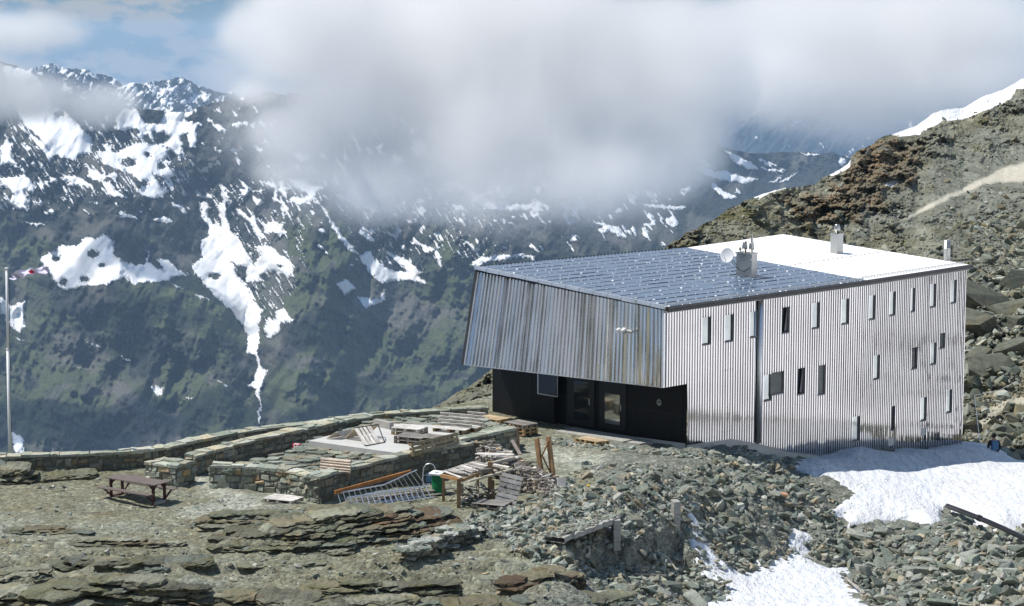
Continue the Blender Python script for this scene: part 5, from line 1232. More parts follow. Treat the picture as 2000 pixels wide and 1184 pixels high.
pp = np.array([(x+rnd.normal(0, .2), y+rnd.normal(0, .2), PZ) for x, y, r_ in ctr for _ in range(3)]); pp = pp[inpoly(pp[:, 0], pp[:, 1], PW)]; tag(scatter('scree', pp, np.clip(.04+.05*rnd.pareto(2.5, len(pp)), .04, .2), rnd, .3), 'small rubble strewn over the patio flagstones', 'stones', kind='stuff')
CZ_ = .93; plat = MB(); PL = [tuple(at_z(u, v, CZ_))[:2] for u, v in [(603, 861), (772, 884.5), (815, 874), (900, 857), (880, 832), (740, 826)]]
plat.prism(PL, .3, CZ_); o = plat.build('concrete_platform', M['concrete_bright']); tag(o, 'pale concrete platform on the flagged patio', 'platform')
bk = MB(); q0, q1, q2 = at_z(733, 816, 1.25), at_z(765, 823, 1.25), at_z(905, 822, 1.2); bk.bar((q0.x, q0.y, .95), (q1.x, q1.y, .95), .2, .5); tag(bk.build('concrete_kerb', M['concrete']), 'short concrete kerb at the back corner of the platform', 'kerb')
# ------------------------------------------------------------------ concrete ledge with two piers
ledge = empty('concrete_ledge', tuple(on_ground(1206, 1040)), 0, 'broken concrete slab on two block piers in the rubble slope', 'concrete ledge')
mb = MB(); a = at_z(1100, 1052, .02); b = at_z(1212, 1010, .02); c = at_z(1345, 972, .02)
d = (b-a).normalized(); n = Vector((-d.y, d.x, 0)); rnd = np.random.default_rng(3); pts = []
for i in range(26):
    f = i/25; q = a.lerp(b, f); pts.append((q.x+rnd.normal(0, .02), q.y+rnd.normal(0, .03)))
zz_ = [.04+rnd.normal(0, .012) for _ in range(26)]
for i in range(25):
    (x0, y0), (x1, y1) = pts[i], pts[i+1]; zt0, zt1 = zz_[i], zz_[i+1]
    mb.add([(x0, y0, -.13), (x1, y1, -.13), (x1, y1, zt1), (x0, y0, zt0), (x0+n.x*1.0, y0+n.y*1.0, zt0-.02), (x1+n.x*1.0, y1+n.y*1.0, zt1-.02), (x0+n.x, y0+n.y, -.13), (x1+n.x, y1+n.y, -.13)], [(0, 1, 2, 3), (3, 2, 5, 4), (1, 0, 6, 7)], c=(1, 1, 1))
Pp(mb.build('ledge_slab', M['concrete']), ledge)
lp = np.array([[*(Vector((*pts[i], 0))+n*rg.uniform(.12, 1.0)+d*rg.uniform(-.1, .1)).xy, .05] for i in rg.integers(0, 26, 420)]); tag(scatter('scree', lp, np.clip(.05+.07*rg.pareto(2.2, len(lp)), .05, .3), rg, .4), 'rubble lying on the broken concrete slab', 'stones', kind='stuff')
for (u, vt, vb) in ((1206, 1018, 1068), (1323, 982, 1050)):
    q = at_z(u, vt, -.02); m = MB(); 
    for k in range(7): m.box((-.12, 0, -.15-.15*k), (.12, .5, -.006-.15*k), Matrix.Translation((q.x, q.y+.02, 0)) @ Matrix.Rotation(.15, 4, 'Z'), jit=.006)
    Pp(m.build('pier', M['concrete']), ledge)
# ------------------------------------------------------------------ timber things and yard clutter
WG, WL, WD, WO, WB = (.36, .335, .30), (.60, .57, .53), (.15, .135, .12), (.36, .20, .09), (.30, .21, .12)
def basis(x, y=None, z=None):
    x = Vector(x).normalized(); z = Vector(z or (0, 0, 1)); y = z.cross(x).normalized(); z = x.cross(y).normalized(); return Matrix((x, y, z)).transposed().to_4x4()
def make_pallet(L_=1.2, W_=.8, top=WG, side=WB, nb=6, seed=0):
    r = np.random.default_rng(seed+50); root = empty('pallet'); d = MB(); b = MB(); u = MB()
    cc = lambda c: np.array(c)*r.uniform(.82, 1.2)
    bw = W_/nb*.80
    for i in range(nb):
        y = -W_/2+bw/2+(W_-bw)*i/(nb-1); d.box((-L_/2, y-bw/2, .122), (L_/2, y+bw/2, .144), None, cc(top), .003)
    for x in (-L_/2+.06, 0, L_/2-.06): b.box((x-.05, -W_/2, .10), (x+.05, W_/2, .1205), None, cc(side), .002)
    for x in (-L_/2+.06, 0, L_/2-.06):
        for y in (-W_/2+.05, 0, W_/2-.05): b.box((x-.055, y-.05, .0225), (x+.055, y+.05, .0995), None, cc(side), .002)
    for y in (-W_/2+.05, 0, W_/2-.05): u.box((-L_/2, y-.05, 0), (L_/2, y+.05, .022), None, cc(side), .002)
    for nm, m in (('deck_boards', d), ('blocks', b), ('base_boards', u)): m.build(nm, M['wood'], root)
    return root
PAL = {}
def pallet(M_, label, key='grey', group='pallets', new=False, **kw):
    kinds = dict(grey=dict(), white=dict(top=WL, side=WG), fresh=dict(top=(.46, .36, .23), side=(.42, .28, .14)), dark=dict(top=(.24, .225, .21), side=WD), rail=dict(W_=.42, nb=3, top=(.33, .28, .19), side=WB), upright=dict(L_=.78, W_=1.0, nb=6, top=(.27, .27, .27), side=WB))
    if key not in PAL: PAL[key] = make_pallet(**kinds[key], seed=len(PAL)); o = PAL[key]
    else: o = copy_tree(PAL[key])
    o.matrix_world = M_; return tag(o, label, 'pallet', group)
def T_(p): return Matrix.Translation(p)
aF = dL   # along the entrance front
pallet(T_(on_ground(1156, 867, .05)) @ basis(aF) @ Matrix.Rotation(.05, 4, 'X'), 'light wooden pallet lying by the doorstep', 'fresh')
for k in range(3): pallet(T_(at_z(963, 835, .0)+Z3*(.15*k-.02)) @ basis(aF) @ Matrix.Rotation(.03*k, 4, 'Z'), ['bottom', 'middle', 'top'][k]+' pallet of the left stack against the black wall', 'fresh')
for k in range(3): pallet(T_(at_z(1017, 846, .0)+Z3*(.15*k)) @ basis(aF) @ Matrix.Rotation(-.02*k, 4, 'Z'), ['bottom', 'middle', 'top'][k]+' pallet of the right stack against the black wall', 'dark' if k == 2 else 'fresh')
dD = (at_z(622, 934, .8)-at_z(409, 912, .8)).normalized(); dE = (at_z(921, 868, .86)-at_z(622, 935, .86)).normalized()
for k in range(2):
    pallet(T_(at_z(800, 834, 1.21)+Z3*(.145*k-.28)) @ basis(dD), ['lower', 'upper'][k]+' pallet of the pale pallet table at the back of the concrete platform', 'white' if k else 'grey')
    pallet(T_(at_z(806, 851, 1.2)+Z3*(.145*k-.28)) @ basis(dD), ['lower', 'upper'][k]+' grey pallet of the left half of the middle pallet table', 'dark')
    pallet(T_(at_z(850, 853, 1.2)+Z3*(.145*k-.28)) @ basis(dD) @ Matrix.Rotation(.04, 4, 'Z'), ['lower', 'upper'][k]+' grey pallet of the right half of the middle pallet table', 'dark')
for k, (u, v) in enumerate(((821, 873), (846, 867), (870, 861))):
    pallet(T_(at_z(u, v, 1.13)) @ basis(dE) @ Matrix.Rotation(1.35, 4, 'X'), ['left', 'middle', 'right'][k]+' pallet standing on edge along the platform rim', 'rail')
def bench(u, v, z, label, w=1.3):
    r = empty('slatted_bench', at_z(u, v, z), 0, label, 'bench', 'pallet benches on the patio'); ax = dD; oy = Vector((-ax.y, ax.x, 0)); oy = oy if oy.y > 0 else -oy; p0 = at_z(u, v, z); rr = np.random.default_rng(int(u))
    m = MB()
    for i in range(4): q = p0+oy*(.13*i-.2)+Z3*.28; m.bar(q-ax*w/2, q+ax*w/2, .11, .022, c=np.array(WL)*rr.uniform(.9, 1.1))
    m.build('seat', M['wood'], None); s = bpy.data.objects['seat'] if 'seat' in bpy.data.objects else None
    for i in range(4): pass
    b = MB()
    for i in range(4): q = p0+oy*(.36+.07*i)+Z3*(.36+.12*i); b.bar(q-ax*w/2, q+ax*w/2, .022, .10, up=(0, -.5, 1), c=np.array(WL)*rr.uniform(.9, 1.1))
    f = MB()
    for t in (-.42, 0, .42): f.box((-.05, -.2, 0), (.05, .3, .26), T_(p0+ax*t*w) @ basis(ax), WB)
    for nm, mm in (('backrest', b), ('frame', f)): o = mm.build(nm, M['wood']); o.parent = r; o.matrix_parent_inverse = Matrix.Translation(p0).inverted()
    s.name = 'bench_seat'; s.parent = r; s.matrix_parent_inverse = Matrix.Translation(p0).inverted()
    return r
bench(880, 850, .80, 'long pale slatted bench at the back right of the patio', 1.5); bench(918, 847, .80, 'shorter pale slatted bench at the right end of the patio', .8)
def slats(mb, A, B, off, n, w=.06, t=.02, c=WL, lengthwise=False):
    A, B, off = Vector(A), Vector(B), Vector(off); mb.bar(A, B, .035, .035, c=c); mb.bar(A+off, B+off, .035, .035, c=c); rr = np.random.default_rng(n)
    for i in range(n):
        f = (i+.5)/n
        if lengthwise: mb.bar(A+off*f, B+off*f, w, t, c=np.array(c)*rr.uniform(.88, 1.1))
        else: p = A.lerp(B, f); mb.bar(p, p+off, w, t, up=tuple((B-A).cross(off)), c=np.array(c)*rr.uniform(.88, 1.1))
def thing1(mb, name, mat, label, cat, loc=None): o = mb.build(name, mat); return tag(o, label, cat)
CZt = CZ_; z_ = lambda u, v, z: at_z(u, v, CZt+z)
A0, B0, C0, D0, E0 = z_(638, 857, .02), z_(657, 844, .30), z_(674, 856, .03), z_(694, 836, .52), z_(713, 870, .02)
lg = empty('folding_lounger', A0, 0, 'slatted folding lounger left in a zigzag on the concrete platform', 'lounger')
m = MB(); slats(m, A0, B0, dR*.75, 6, c=(.50, .45, .36)); slats(m, B0, C0, dR*.75, 6, c=WL); Pp(m.build('leg_rest', M['wood']), lg)
m = MB(); slats(m, C0, D0, dR*1.2, 9, c=(.42, .36, .26)); Pp(m.build('backrest', M['wood']), lg)
lg2 = empty('folding_screen', E0, 0, 'white slatted folding frame standing in front of the zigzag lounger', 'folding screen')
m = MB(); slats(m, E0, D0-dR*.0+Vector((0, -.15, .0)), dR*.75, 4, .10, .02, WL, True); Pp(m.build('slat_panel', M['wood']), lg2)
m = MB(); g0, g1, g2 = z_(738, 829, .55), z_(751, 864, .02), z_(714, 871, .02); m.bar(g0, g1, .03, .03); m.bar(g1, g2, .03, .03); m.bar(D0, g0, .03, .03); m.bar(D0, E0, .04, .04); Pp(m.build('frame', M['dark_metal']), lg2)
# plank seat on the flagstones
ps = empty('plank_seat', at_z(655, 922, PZ), 0, 'weathered plank seat standing on the flagstones behind the wall corner', 'bench'); m = MB(); ax = dD
for i in range(5): q = at_z(655, 921, PZ+.12)+Vector((0, .075*i, .085*i)); m.bar(q-ax*.62, q+ax*.62, .045 if i < 4 else .10, .10, up=(0, -.7, .7), c=np.array((.50, .43, .36))*RNG.uniform(.85, 1.15), jit=.004)
Pp(m.build('planks', M['wood']), ps)
m = MB(); q = at_z(655, 921, PZ+.1)
for t in (-.5, .5): m.bar(q+ax*t+Vector((0, .05, -.12)), q+ax*t+Vector((0, .42, .36)), .06, .06, c=WB)
Pp(m.build('support', M['wood']), ps)
m = MB(); q = at_z(606, 924, PZ+.05)
for i in range(3): m.bar(q+Vector((0, .1*i, 0))-ax*.35, q+Vector((0, .1*i, 0))+ax*.4, .08, .025, c=WL)
tag(m.build('loose_boards', M['wood']), 'pale loose boards lying on the flagstones beside the plank seat', 'boards')
# striped box
sb = at_z(580, 881, .25); m = MB(); m2 = MB()
for i in range(5): (m if i % 2 == 0 else m2).box((-.15+.06*i, -.1, 0), (-.09+.06*i, .1, .28), T_(sb) @ basis(dD))
r_ = empty('striped_box', sb, 0, 'small red and white striped box against the inner wall', 'box'); Pp(m.build('red_stripes', M['flag_red']), r_); Pp(m2.build('white_stripes', M['white_paint']), r_)
pallet(T_(on_ground(553, 981, .03)) @ basis(dD), 'whitish pallet lying at the foot of the sunlit patio wall', 'white')
pallet(T_(on_ground(961, 991, .04)) @ basis((.93, -.36, 0)), 'grey pallet lying in front of the work bench', 'dark')
q = on_ground(1002, 984); pallet(T_(q+Z3*.46+Vector((-.1, .24, 0))) @ Matrix.Rotation(-.35, 4, 'Z') @ Matrix.Rotation(.16, 4, 'Y') @ Matrix.Rotation(1.2, 4, 'X'), 'grey pallet leaning upright against the firewood', 'upright')
# picnic table
c4 = [at_z(204, 932, .75), at_z(238, 925.5, .75), at_z(333, 940, .75), at_z(300, 948, .75)]; ctr = (c4[0]+c4[1]+c4[2]+c4[3])/4; ctr.z = 0
ax = ((c4[3]-c4[0])+(c4[2]-c4[1])).normalized(); LT = ((c4[3]-c4[0]).length+(c4[2]-c4[1]).length)/2; WT = .80
gz0 = gz(ctr.x, ctr.y); tbl = empty('picnic_table', (ctr.x, ctr.y, gz0), math.atan2(ax.y, ax.x), 'brown picnic table with attached benches on dark red legs', 'picnic table')
def tp(name, m, mat): o = m.build(name, M[mat], tbl); return o
H = -gz0; m = MB()
for i in range(5): y = -WT/2+WT*i/5; m.box((-LT/2, y+.004, H+.72), (LT/2, y+WT/5-.004, H+.75), jit=.001)
tp('tabletop', m, 'brown_metal')
for s in (-1, 1):
    m = MB()
    for i in range(2): y = s*.62+(i-1)*.14+(.0 if s > 0 else .0); m.box((-LT/2-.05, y+.004, H+.42), (LT/2+.05, y+.136, H+.45))
    tp('bench', m, 'brown_metal')
for sx in (-1, 1):
    for sy in (-1, 1):
        m = MB(); x = sx*(LT/2-.16); y = sy*.28; m.bar((x, y, 0), (x, y, H+.72), .08, .08); m.bar((x, y, .12), (x, sy*.66, H+.42), .05, .05); m.bar((x, y, H+.50), (x-sx*.2, y, H+.71), .04, .04); m.bar((x, y, H+.50), (x, y-sy*.2, H+.71), .04, .04); tp('leg', m, 'dark_red')
    m = MB(); x = sx*(LT/2-.16); m.bar((x, -.3, .05), (x, .3, .05), .1, .1); tp('foot_beam', m, 'concrete' if sx > 0 else 'dark_red')
# flagpole with its flag
fb = at_y(20, 905, 81.2); ft = at_y(13, 526, 81.2)
fp = empty('flagpole', (fb.x, fb.y, fb.z-.5), 0, 'tall pale flagpole with a wind blown flag at the left edge', 'flagpole')
m = MB(); mid_ = at_y(15.5, 683, 81.2); m.tube([fb-Z3*.5, mid_], .062, 10); m.tube([mid_, mid_+Z3*.04], .075, 10); m.tube([mid_, ft], .048, 10); m.tube([ft, ft+Z3*.06], .07, 10); Pp(m.build('pole', M['white_paint'], smooth=True), fp)
m = MB(); m.tube([ft+Vector((.09, 0, -.1)), at_y(19.5, 720, 81.1), at_y(22, 850, 81.1)], .010, 5); Pp(m.build('halyard', M['dark_metal']), fp)
nu, nv = 60, 9; V = []; cl = []
for i in range(nu):
    f = i/(nu-1); cx0 = ft.x+.16+1.42*f; cz0 = ft.z-.16+.06*math.sin(f*3.0)+.02*math.sin(f*14)+.16*f**3-.12*(1-f)**2*1.2
    for j in range(nv):
        g = j/(nv-1)-.5; hgt = .36*(1-.35*f)*(math.sin(min(f*5, 1)*1.57)*.8+.2)
        V.append((cx0+.05*math.sin(g*9+f*6), ft.y+.16*math.sin(f*15+g*4)+.1*g*math.sin(f*20), cz0+g*hgt+.03*math.sin(f*22+g*5)))
Fq_ = grid_faces(nu, nv); redm = [(27 <= (k//(nv-1)) < 34 and 3 <= (k % (nv-1)) <= 4) for k in range(len(Fq_))]
Fq_ = np.array(Fq_); redm = np.array(redm)
fl = mesh_np('flag', V, Fq_[~redm], M['flag_white'], None, None, True); Pp(fl, fp); fr = mesh_np('red_emblem', V, Fq_[redm], M['flag_red'], None, None, True); fr.parent = fl
# ladders, orange beam, boards along the shaded wall
def ladder(bp, tps, label, n, r=.022, group='ladders leaning on the shaded wall', nested=0):
    root = empty('ladder', bp[0], 0, label, 'ladder', group); m = MB(); m.tube(bp, r*1.25, 6); m.tube(tps, r*1.25, 6)
    o = Pp(m.build('rails', M['alu']), root); g = MB()
    def along(P_, f):
        ls = [(P_[i+1]-P_[i]).length for i in range(len(P_)-1)]; t = f*sum(ls)
        for i, l in enumerate(ls):
            if t <= l or i == len(ls)-1: return P_[i].lerp(P_[i+1], min(t/l, 1))
            t -= l
    for i in range(n): f = (i+.5)/n; g.tube([along(bp, f), along(tps, f)], r*.8, 6)
    Pp(g.build('rungs', M['alu']), root); return root
gL = lambda u, v, z: at_z(u, v, z)
ladder([gL(661, 987, .04), gL(760, 968, .05), gL(838, 950, .08)], [gL(654, 964.5, .40), gL(750, 947, .52), gL(814, 918, .82)], 'long bent aluminium ladder against the shaded wall behind the other ladders', 17)
ladder([gL(685, 994, .03), gL(847, 971, .05)], [gL(678, 972, .38), gL(836, 948.5, .42)], 'foremost aluminium ladder of the three at the shaded wall', 15)
ladder([gL(680, 989, .06), gL(812, 970, .08)], [gL(677, 976, .30), gL(806, 957, .33)], 'shorter aluminium ladder nested inside the foremost one', 10, r=.026)
ladder([gL(716, 986, .05), gL(830, 969, .07)], [gL(713, 965.5, .38), gL(826, 950, .40)], 'narrow aluminium ladder leaning just behind the foremost one', 11, r=.024)
m = MB(); m.bar(gL(654, 962, .46), gL(803, 921, .72), .05, .13, c=(.42, .19, .07)); tag(m.build('orange_beam', M['wood']), 'orange brown beam leaning along the shaded wall above the ladders', 'beam')
m = MB()
for i in range(7):
    u = RNG.uniform(655, 790); v = 1003-(u-640)*.15-RNG.uniform(4, 12); a = on_ground(u, v, .03+.03*i); m.bar(a, a+Vector((RNG.uniform(1.2, 2.2), RNG.uniform(.9, 1.8), .02)), .12, .03, c=np.array(WG)*RNG.uniform(.4, .9))
tag(m.build('loose_boards', M['wood']), 'grey boards lying on the ground under the ladders', 'boards')
# sack truck, green bin
def gq(u, v, Y): return at_y(u, v, Y)
m = MB(); Ys = 78.0; m.tube([gq(829, 968, Ys-.5), gq(825.5, 935, Ys), gq(827, 915, Ys), gq(832, 907.5, Ys), gq(840, 905.5, Ys), gq(846, 907.5, Ys), gq(850, 915, Ys), gq(857, 940, Ys), gq(860, 968, Ys-.5)], .022, 8)
m.tube([gq(826, 928, Ys), gq(855, 930, Ys)], .015, 6); m.tube([gq(827, 945, Ys), gq(858, 947, Ys)], .015, 6)
st_ = empty('sack_truck', gq(840, 970, Ys-.5), 0, 'aluminium sack truck leaning on the shaded wall', 'hand truck'); Pp(m.build('frame', M['alu'], smooth=True), st_)
m = MB(); m.box((-.2, -.02, -.3), (.2, .02, .0), T_(gq(843, 925, Ys+.03))); Pp(m.build('back_panel', M['blue_cloth']), st_)
m = MB()
for s in (-1, 1): m.tube([gq(843, 966, Ys-.5)+Vector((s*.25, 0, 0)), gq(843, 966, Ys-.5)+Vector((s*.31, 0, 0))], .12, 14)
Pp(m.build('wheel', M['black_plastic']), st_)
gb = on_ground(853, 976); gb.y -= .0; gb = Vector((gb.x, 76.2, gz(gb.x, 76.2))); bn = empty('green_sack', gb, 0, 'green plastic sack under a white lid beside the work bench', 'sack'); m = MB(); V = []; nn = 18
prof_ = [(0, .17), (.1, .21), (.3, .20), (.5, .17), (.65, .16), (.74, .17)]
for zz, rr_ in prof_:
    for k in range(nn): a = 2*math.pi*k/nn; w = rr_*(1+.10*math.sin(a*3+zz*9)); V.append((gb.x+.12*(.5-zz)+math.cos(a)*w*1.15, gb.y+math.sin(a)*w*.9, gb.z+zz))
m.add(V, [(i*nn+k, i*nn+(k+1) % nn, (i+1)*nn+(k+1) % nn, (i+1)*nn+k) for i in range(len(prof_)-1) for k in range(nn)]); Pp(m.build('sack', M['green'], smooth=True), bn)
m = MB(); lc = Vector((gb.x-.02, gb.y, gb.z+.76)); LM = T_(lc) @ Matrix.Rotation(-.45, 4, 'Z') @ Matrix.Rotation(.12, 4, 'X')
for b0, b1 in (((-.24, -.20, 0), (-.07, .20, .06)), ((.07, -.20, 0), (.24, .20, .06)), ((-.07, -.20, 0), (.07, -.06, .06)), ((-.07, .06, 0), (.07, .20, .06))): m.box(b0, b1, LM)
Pp(m.build('lid', M['white_paint']), bn)
# work bench heaped with boards
wb = empty('work_bench', on_ground(897, 992), 0, 'rough timber work bench heaped with old boards next to the firewood', 'work bench')
def G_(u, v, Y): return at_y(u, v, Y)
Y0 = on_ground(897, 992).y
for (u, vt, Y, w_) in ((896, 935, Y0, .13), (957, 902, Y0+1.6, .15), (866, 932, Y0+1.5, .10), (963.5, 938, Y0+1.3, .08), (933, 915, Y0+2.5, .1)):
    t = G_(u, vt, Y); m = MB(); m.bar((t.x, t.y, gz(t.x, t.y)-.05), t, w_, w_, c=np.array((.30, .20, .11))*RNG.uniform(.8, 1.2)); Pp(m.build('leg', M['wood']), wb)
m = MB(); m.bar(G_(862, 929, Y0+.9), G_(902, 938, Y0-.02), .10, .11, c=(.40, .23, .11)); m.bar(G_(902, 938, Y0), G_(960, 915, Y0+2.2), .09, .1, c=(.28, .2, .12)); m.bar(G_(866, 926, Y0+1), G_(935, 905, Y0+3), .08, .08, c=WD); Pp(m.build('top_frame', M['wood']), wb)
m = MB()
for i in range(11):
    f = i/10; a = G_(866, 924, Y0+1.1).lerp(G_(925, 905, Y0+3), f); b = G_(901, 935, Y0).lerp(G_(958, 914, Y0+2.0), f); m.bar(a+Z3*.07, b+Z3*.07+Vector(RNG.normal(0, .06, 3)), RNG.uniform(.08, .16), .03, c=np.array(WL)*RNG.uniform(.45, 1.1))
Pp(m.build('tabletop', M['wood']), wb)
sticks = [((884, 924), (1004, 895), 1.0, 4.0, .13, WG, 'long grey log lying across the work bench'), ((915, 940), (1000, 917), -.1, 2.8, .08, (.42, .38, .30), 'pale pole lying along the front of the work bench'), ((889, 921), (965, 910), .8, 2.6, .07, WL, 'thin pale plank on top of the work bench'),
 ((964, 909), (994, 914), 2.3, 2.0, .11, (.66, .62, .56), 'short whitish beam on the right end of the work bench'), ((900, 928), (940, 926), .4, 1.6, .10, WG, 'short grey board on the work bench'), ((938, 921), (958, 918), .7, 1.2, .16, WD, 'dark wooden block on the work bench')]
for a, b, ya, yb, w_, c_, lb in sticks:
    m = MB(); m.bar(G_(*a, Y0+ya), G_(*b, Y0+yb), w_, w_*.8, c=c_, jit=.008); tag(m.build('timber', M['wood']), lb, 'timber')
m = MB()
for i in range(26):
    p = Vector((G_(RNG.uniform(872, 968), 960, Y0+RNG.uniform(.6, 2.2)))); p.z = gz(p.x, p.y)+RNG.uniform(.03, .45); m.bar(p, p+Vector(RNG.normal(0, .3, 3))*Vector((1, 1, .5)).length*.7, RNG.uniform(.05, .16), .03, c=np.array(WG)*RNG.uniform(.35, 1.2))
tag(m.build('scrap_wood', M['wood']), 'scrap boards heaped in the shade under the work bench', 'scrap wood', kind='stuff')
def leaning(u0, v0, u1, v1, Ya, Yb, w_, t_, c_, name, lb): m = MB(); m.bar(G_(u0, v0, Ya), G_(u1, v1, Yb), w_, t_, up=(0, -1, 0), c=c_); return tag(m.build(name, M['wood']), lb, name.replace('_', ' '))
leaning(898, 983, 930, 962, Y0+.5, Y0+.9, .03, .22, (.36, .35, .34), 'leaning_board', 'grey broken board leaning under the left side of the work bench')
leaning(934, 975, 933, 944, Y0+1.0, Y0+1.4, .03, .16, (.45, .42, .36), 'leaning_board', 'short pale board standing under the middle of the work bench')
leaning(923, 953, 931, 943, Y0+.9, Y0+.9, .03, .12, (.62, .58, .48), 'leaning_board', 'small pale offcut hanging under the work bench')
# firewood heaps
def heap(base, h0, h1, n, label, col, seed, depth=.7, ln=.45):
    r = np.random.default_rng(seed); m = MB(); a = on_ground(*base[0]); b = on_ground(*base[1]); d = (b-a); e = d.normalized(); nrm = Vector((-e.y, e.x, 0)); nrm = nrm if nrm.y > 0 else -nrm
    for i in range(n):
        f = r.uniform(0, 1); lay = r.uniform(0, 1)**.8; hh = h0+(h1-h0)*f**1.3; p = a+d*f; p.z = gz(p.x, p.y)
        z = lay*hh; p = p+nrm*(r.uniform(0, depth)*(1-.55*lay)+.25*lay)+Z3*(z+.04)
        ax_ = (nrm*-1+e*r.normal(0, .35)+Z3*r.normal(0, .16)).normalized()
        if r.random() < .22: ax_ = (e+nrm*r.normal(0, .4)+Z3*r.normal(0, .1)).normalized()
        w_ = r.uniform(.05, .12); L2 = r.uniform(.6, 1.3)*ln
        c_ = np.array([WG, WL, (.45, .37, .26), WD, (.30, .27, .24)][r.choice(5, p=col)])*r.uniform(.75, 1.2); m.bar(p-ax_*L2/2, p+ax_*L2/2, w_, w_*r.uniform(.35, 1), up=tuple(r.normal(0, 1, 3)+np.array([0, 0, 1.5])), c=c_)
    return tag(m.build('firewood', M['wood']), label, 'firewood', kind='stuff')
heap([(925, 925), (1080, 962)], 1.15, .12, 900, 'heap of split firewood between the wall and the wooden posts', [.24, .16, .08, .36, .16], 11, 1.0)
heap([(975, 950), (1068, 972)], 1.0, .06, 700, 'darker stack of short firewood behind the leaning pallet', [.16, .02, .04, .55, .23], 12, .6, .4)
m = MB()
for i in range(9): a = G_(928+i*5, 884+i*.9+RNG.uniform(-1, 4), Y0+4.6-i*.05); m.bar(a, a+Vector((RNG.uniform(.7, 1.1), RNG.uniform(-.2, .3), RNG.uniform(-.08, .02))), RNG.uniform(.10, .17), .035, c=np.array(WL)*RNG.uniform(.85, 1.15), jit=.01)
tag(m.build('loose_boards', M['wood']), 'whitish boards on top of the firewood heap', 'boards')
# wooden posts with braces
Yp = on_ground(1062, 945).y; pf = empty('braced_posts', on_ground(1062, 946), 0, 'two brown timber posts joined by crossed braces', 'posts')
for a, b, w_ in (((1048, 856), (1061, 947), .17), ((1071, 853), (1083, 950), .17)):
    m = MB(); t = G_(*a, Yp+.2); q = G_(*b, Yp); m.bar(q-Z3*.08, t, w_, w_*.8, up=(1, -.5, 0), c=(.36, .22, .115)); Pp(m.build('post', M['wood']), pf)
m = MB(); m.bar(G_(1072, 860, Yp+.1), G_(1051, 908, Yp+.1), .09, .05, c=(.40, .21, .09)); m.bar(G_(1058, 888, Yp+.3), G_(1081, 936, Yp+.3), .09, .05, c=(.26, .18, .12)); Pp(m.build('brace', M['wood']), pf)
m = MB(); m.bar(G_(1048, 908, Yp-.1), G_(1082, 950, Yp-.3), .08, .05, c=(.34, .31, .27)); tag(m.build('timber', M['wood']), 'grey plank leaning against the foot of the brown posts', 'timber')
m = MB(); m.bar(G_(1011, 836, 82), G_(1013, 884, 82), .11, .11, c=(.27, .19, .13)); tag(m.build('timber_post', M['wood']), 'upright brown post at the right end of the shaded wall', 'post')
m = MB(); m.bar(G_(1000, 860, 81.3), G_(1016, 888, 80.8), .12, .06, c=(.34, .29, .26)); tag(m.build('timber', M['wood']), 'grey brown plank leaning on the right end of the shaded wall', 'timber')
q = on_ground(1097, 957); m = MB(); m.box((-.16, 0, 0), (.16, .04, .42), T_(q) @ Matrix.Rotation(.3, 4, 'Z') @ Matrix.Rotation(-.35, 4, 'X') @ Matrix.Rotation(.12, 4, 'Y'), WL); tag(m.build('leaning_board', M['wood']), 'small whitish board propped up on the rubble right of the posts', 'board')
# bits in the rubble
q = on_ground(1528, 982, .1); m = MB(); m.tube([q-Vector((.17, .05, -.03)), q+Vector((.17, -.05, -.02))], .085, 14); tag(m.build('clay_pipe', M['terracotta'], smooth=False), 'short pinkish clay pipe lying on the scree', 'pipe')
q = on_ground(1146, 954, .06); tl = empty('hand_tool', q, 0, 'yellow and black tool lying on the rubble right of the posts', 'tool'); m = MB(); m.tube([q-Vector((.28, 0, 0)), q-Vector((.02, 0, -.03))], .045, 8); Pp(m.build('tool_body', M['black_plastic']), tl); m = MB(); m.tube([q, q+Vector((.11, 0, .03))], [.07, .045], 8); Pp(m.build('tool_head', M['yellow']), tl)
for (u0, v0, u1, v1, c_, w_, lb) in ((1240, 1082, 1300, 1128, WG, .08, 'long grey stick in the rubble below the right pier'), (1302, 1100, 1321, 1122, (.5, .44, .34), .06, 'short pale stick in the rubble above the lower snow patch'), (1651, 1137, 1688, 1168, WG, .08, 'grey stick on the edge of the lower snow patch'), (1280, 1110, 1270, 1076, WD, .05, 'thin dark stick in the rubble left of the lower snow patch')):
    m = MB(); m.bar(on_ground(u0, v0, .16), on_ground(u1, v1, .16), w_, w_*.6, c=c_); tag(m.build('stick', M['wood']), lb, 'stick')
# black pipe at lower right
m = MB(); pp_ = [on_ground(1850, 1003, .30), on_ground(1905, 1030, .36), on_ground(1960, 1052, .34), on_ground(2004, 1072, .30), on_ground(2080, 1105, .2)]; m.tube([pp_[0].lerp(pp_[-1], t)+Z3*.12*math.sin(t*3.1) for t in np.linspace(0, 1, 9)], .10, 14)
bp_ = empty('drain_pipe', pp_[0], 0, 'black drain pipe sticking out of the scree beside the big snowfield', 'pipe'); Pp(m.build('pipe_tube', M['black_plastic'], smooth=True), bp_)
m = MB(); c_ = pp_[0].lerp(pp_[-1], .30)+Z3*.10; e_ = (pp_[-1]-pp_[0]).normalized(); m.tube([c_-e_*.12, c_+e_*.12], .125, 14); Pp(m.build('pipe_collar', M['dark_metal']), bp_)
# rope post by the path
Yq = 100.5; m = MB(); a, b = at_y(1903, 772, Yq), at_y(1916, 882, Yq); m.tube([a, a.lerp(b, .68), b], .022, 7); rp = empty('rope_post', b, 0, 'thin pale rope post between the hut and the path', 'post'); Pp(m.build('post', M['white_paint']), rp)
m = MB(); c_ = at_y(1992, 742, 110); m.tube([a, a.lerp(c_, .5)-Z3*.18, c_], .008, 5); m.tube([at_y(1906, 800, Yq), b], .008, 5); Pp(m.build('rope', M['white_paint']), rp)
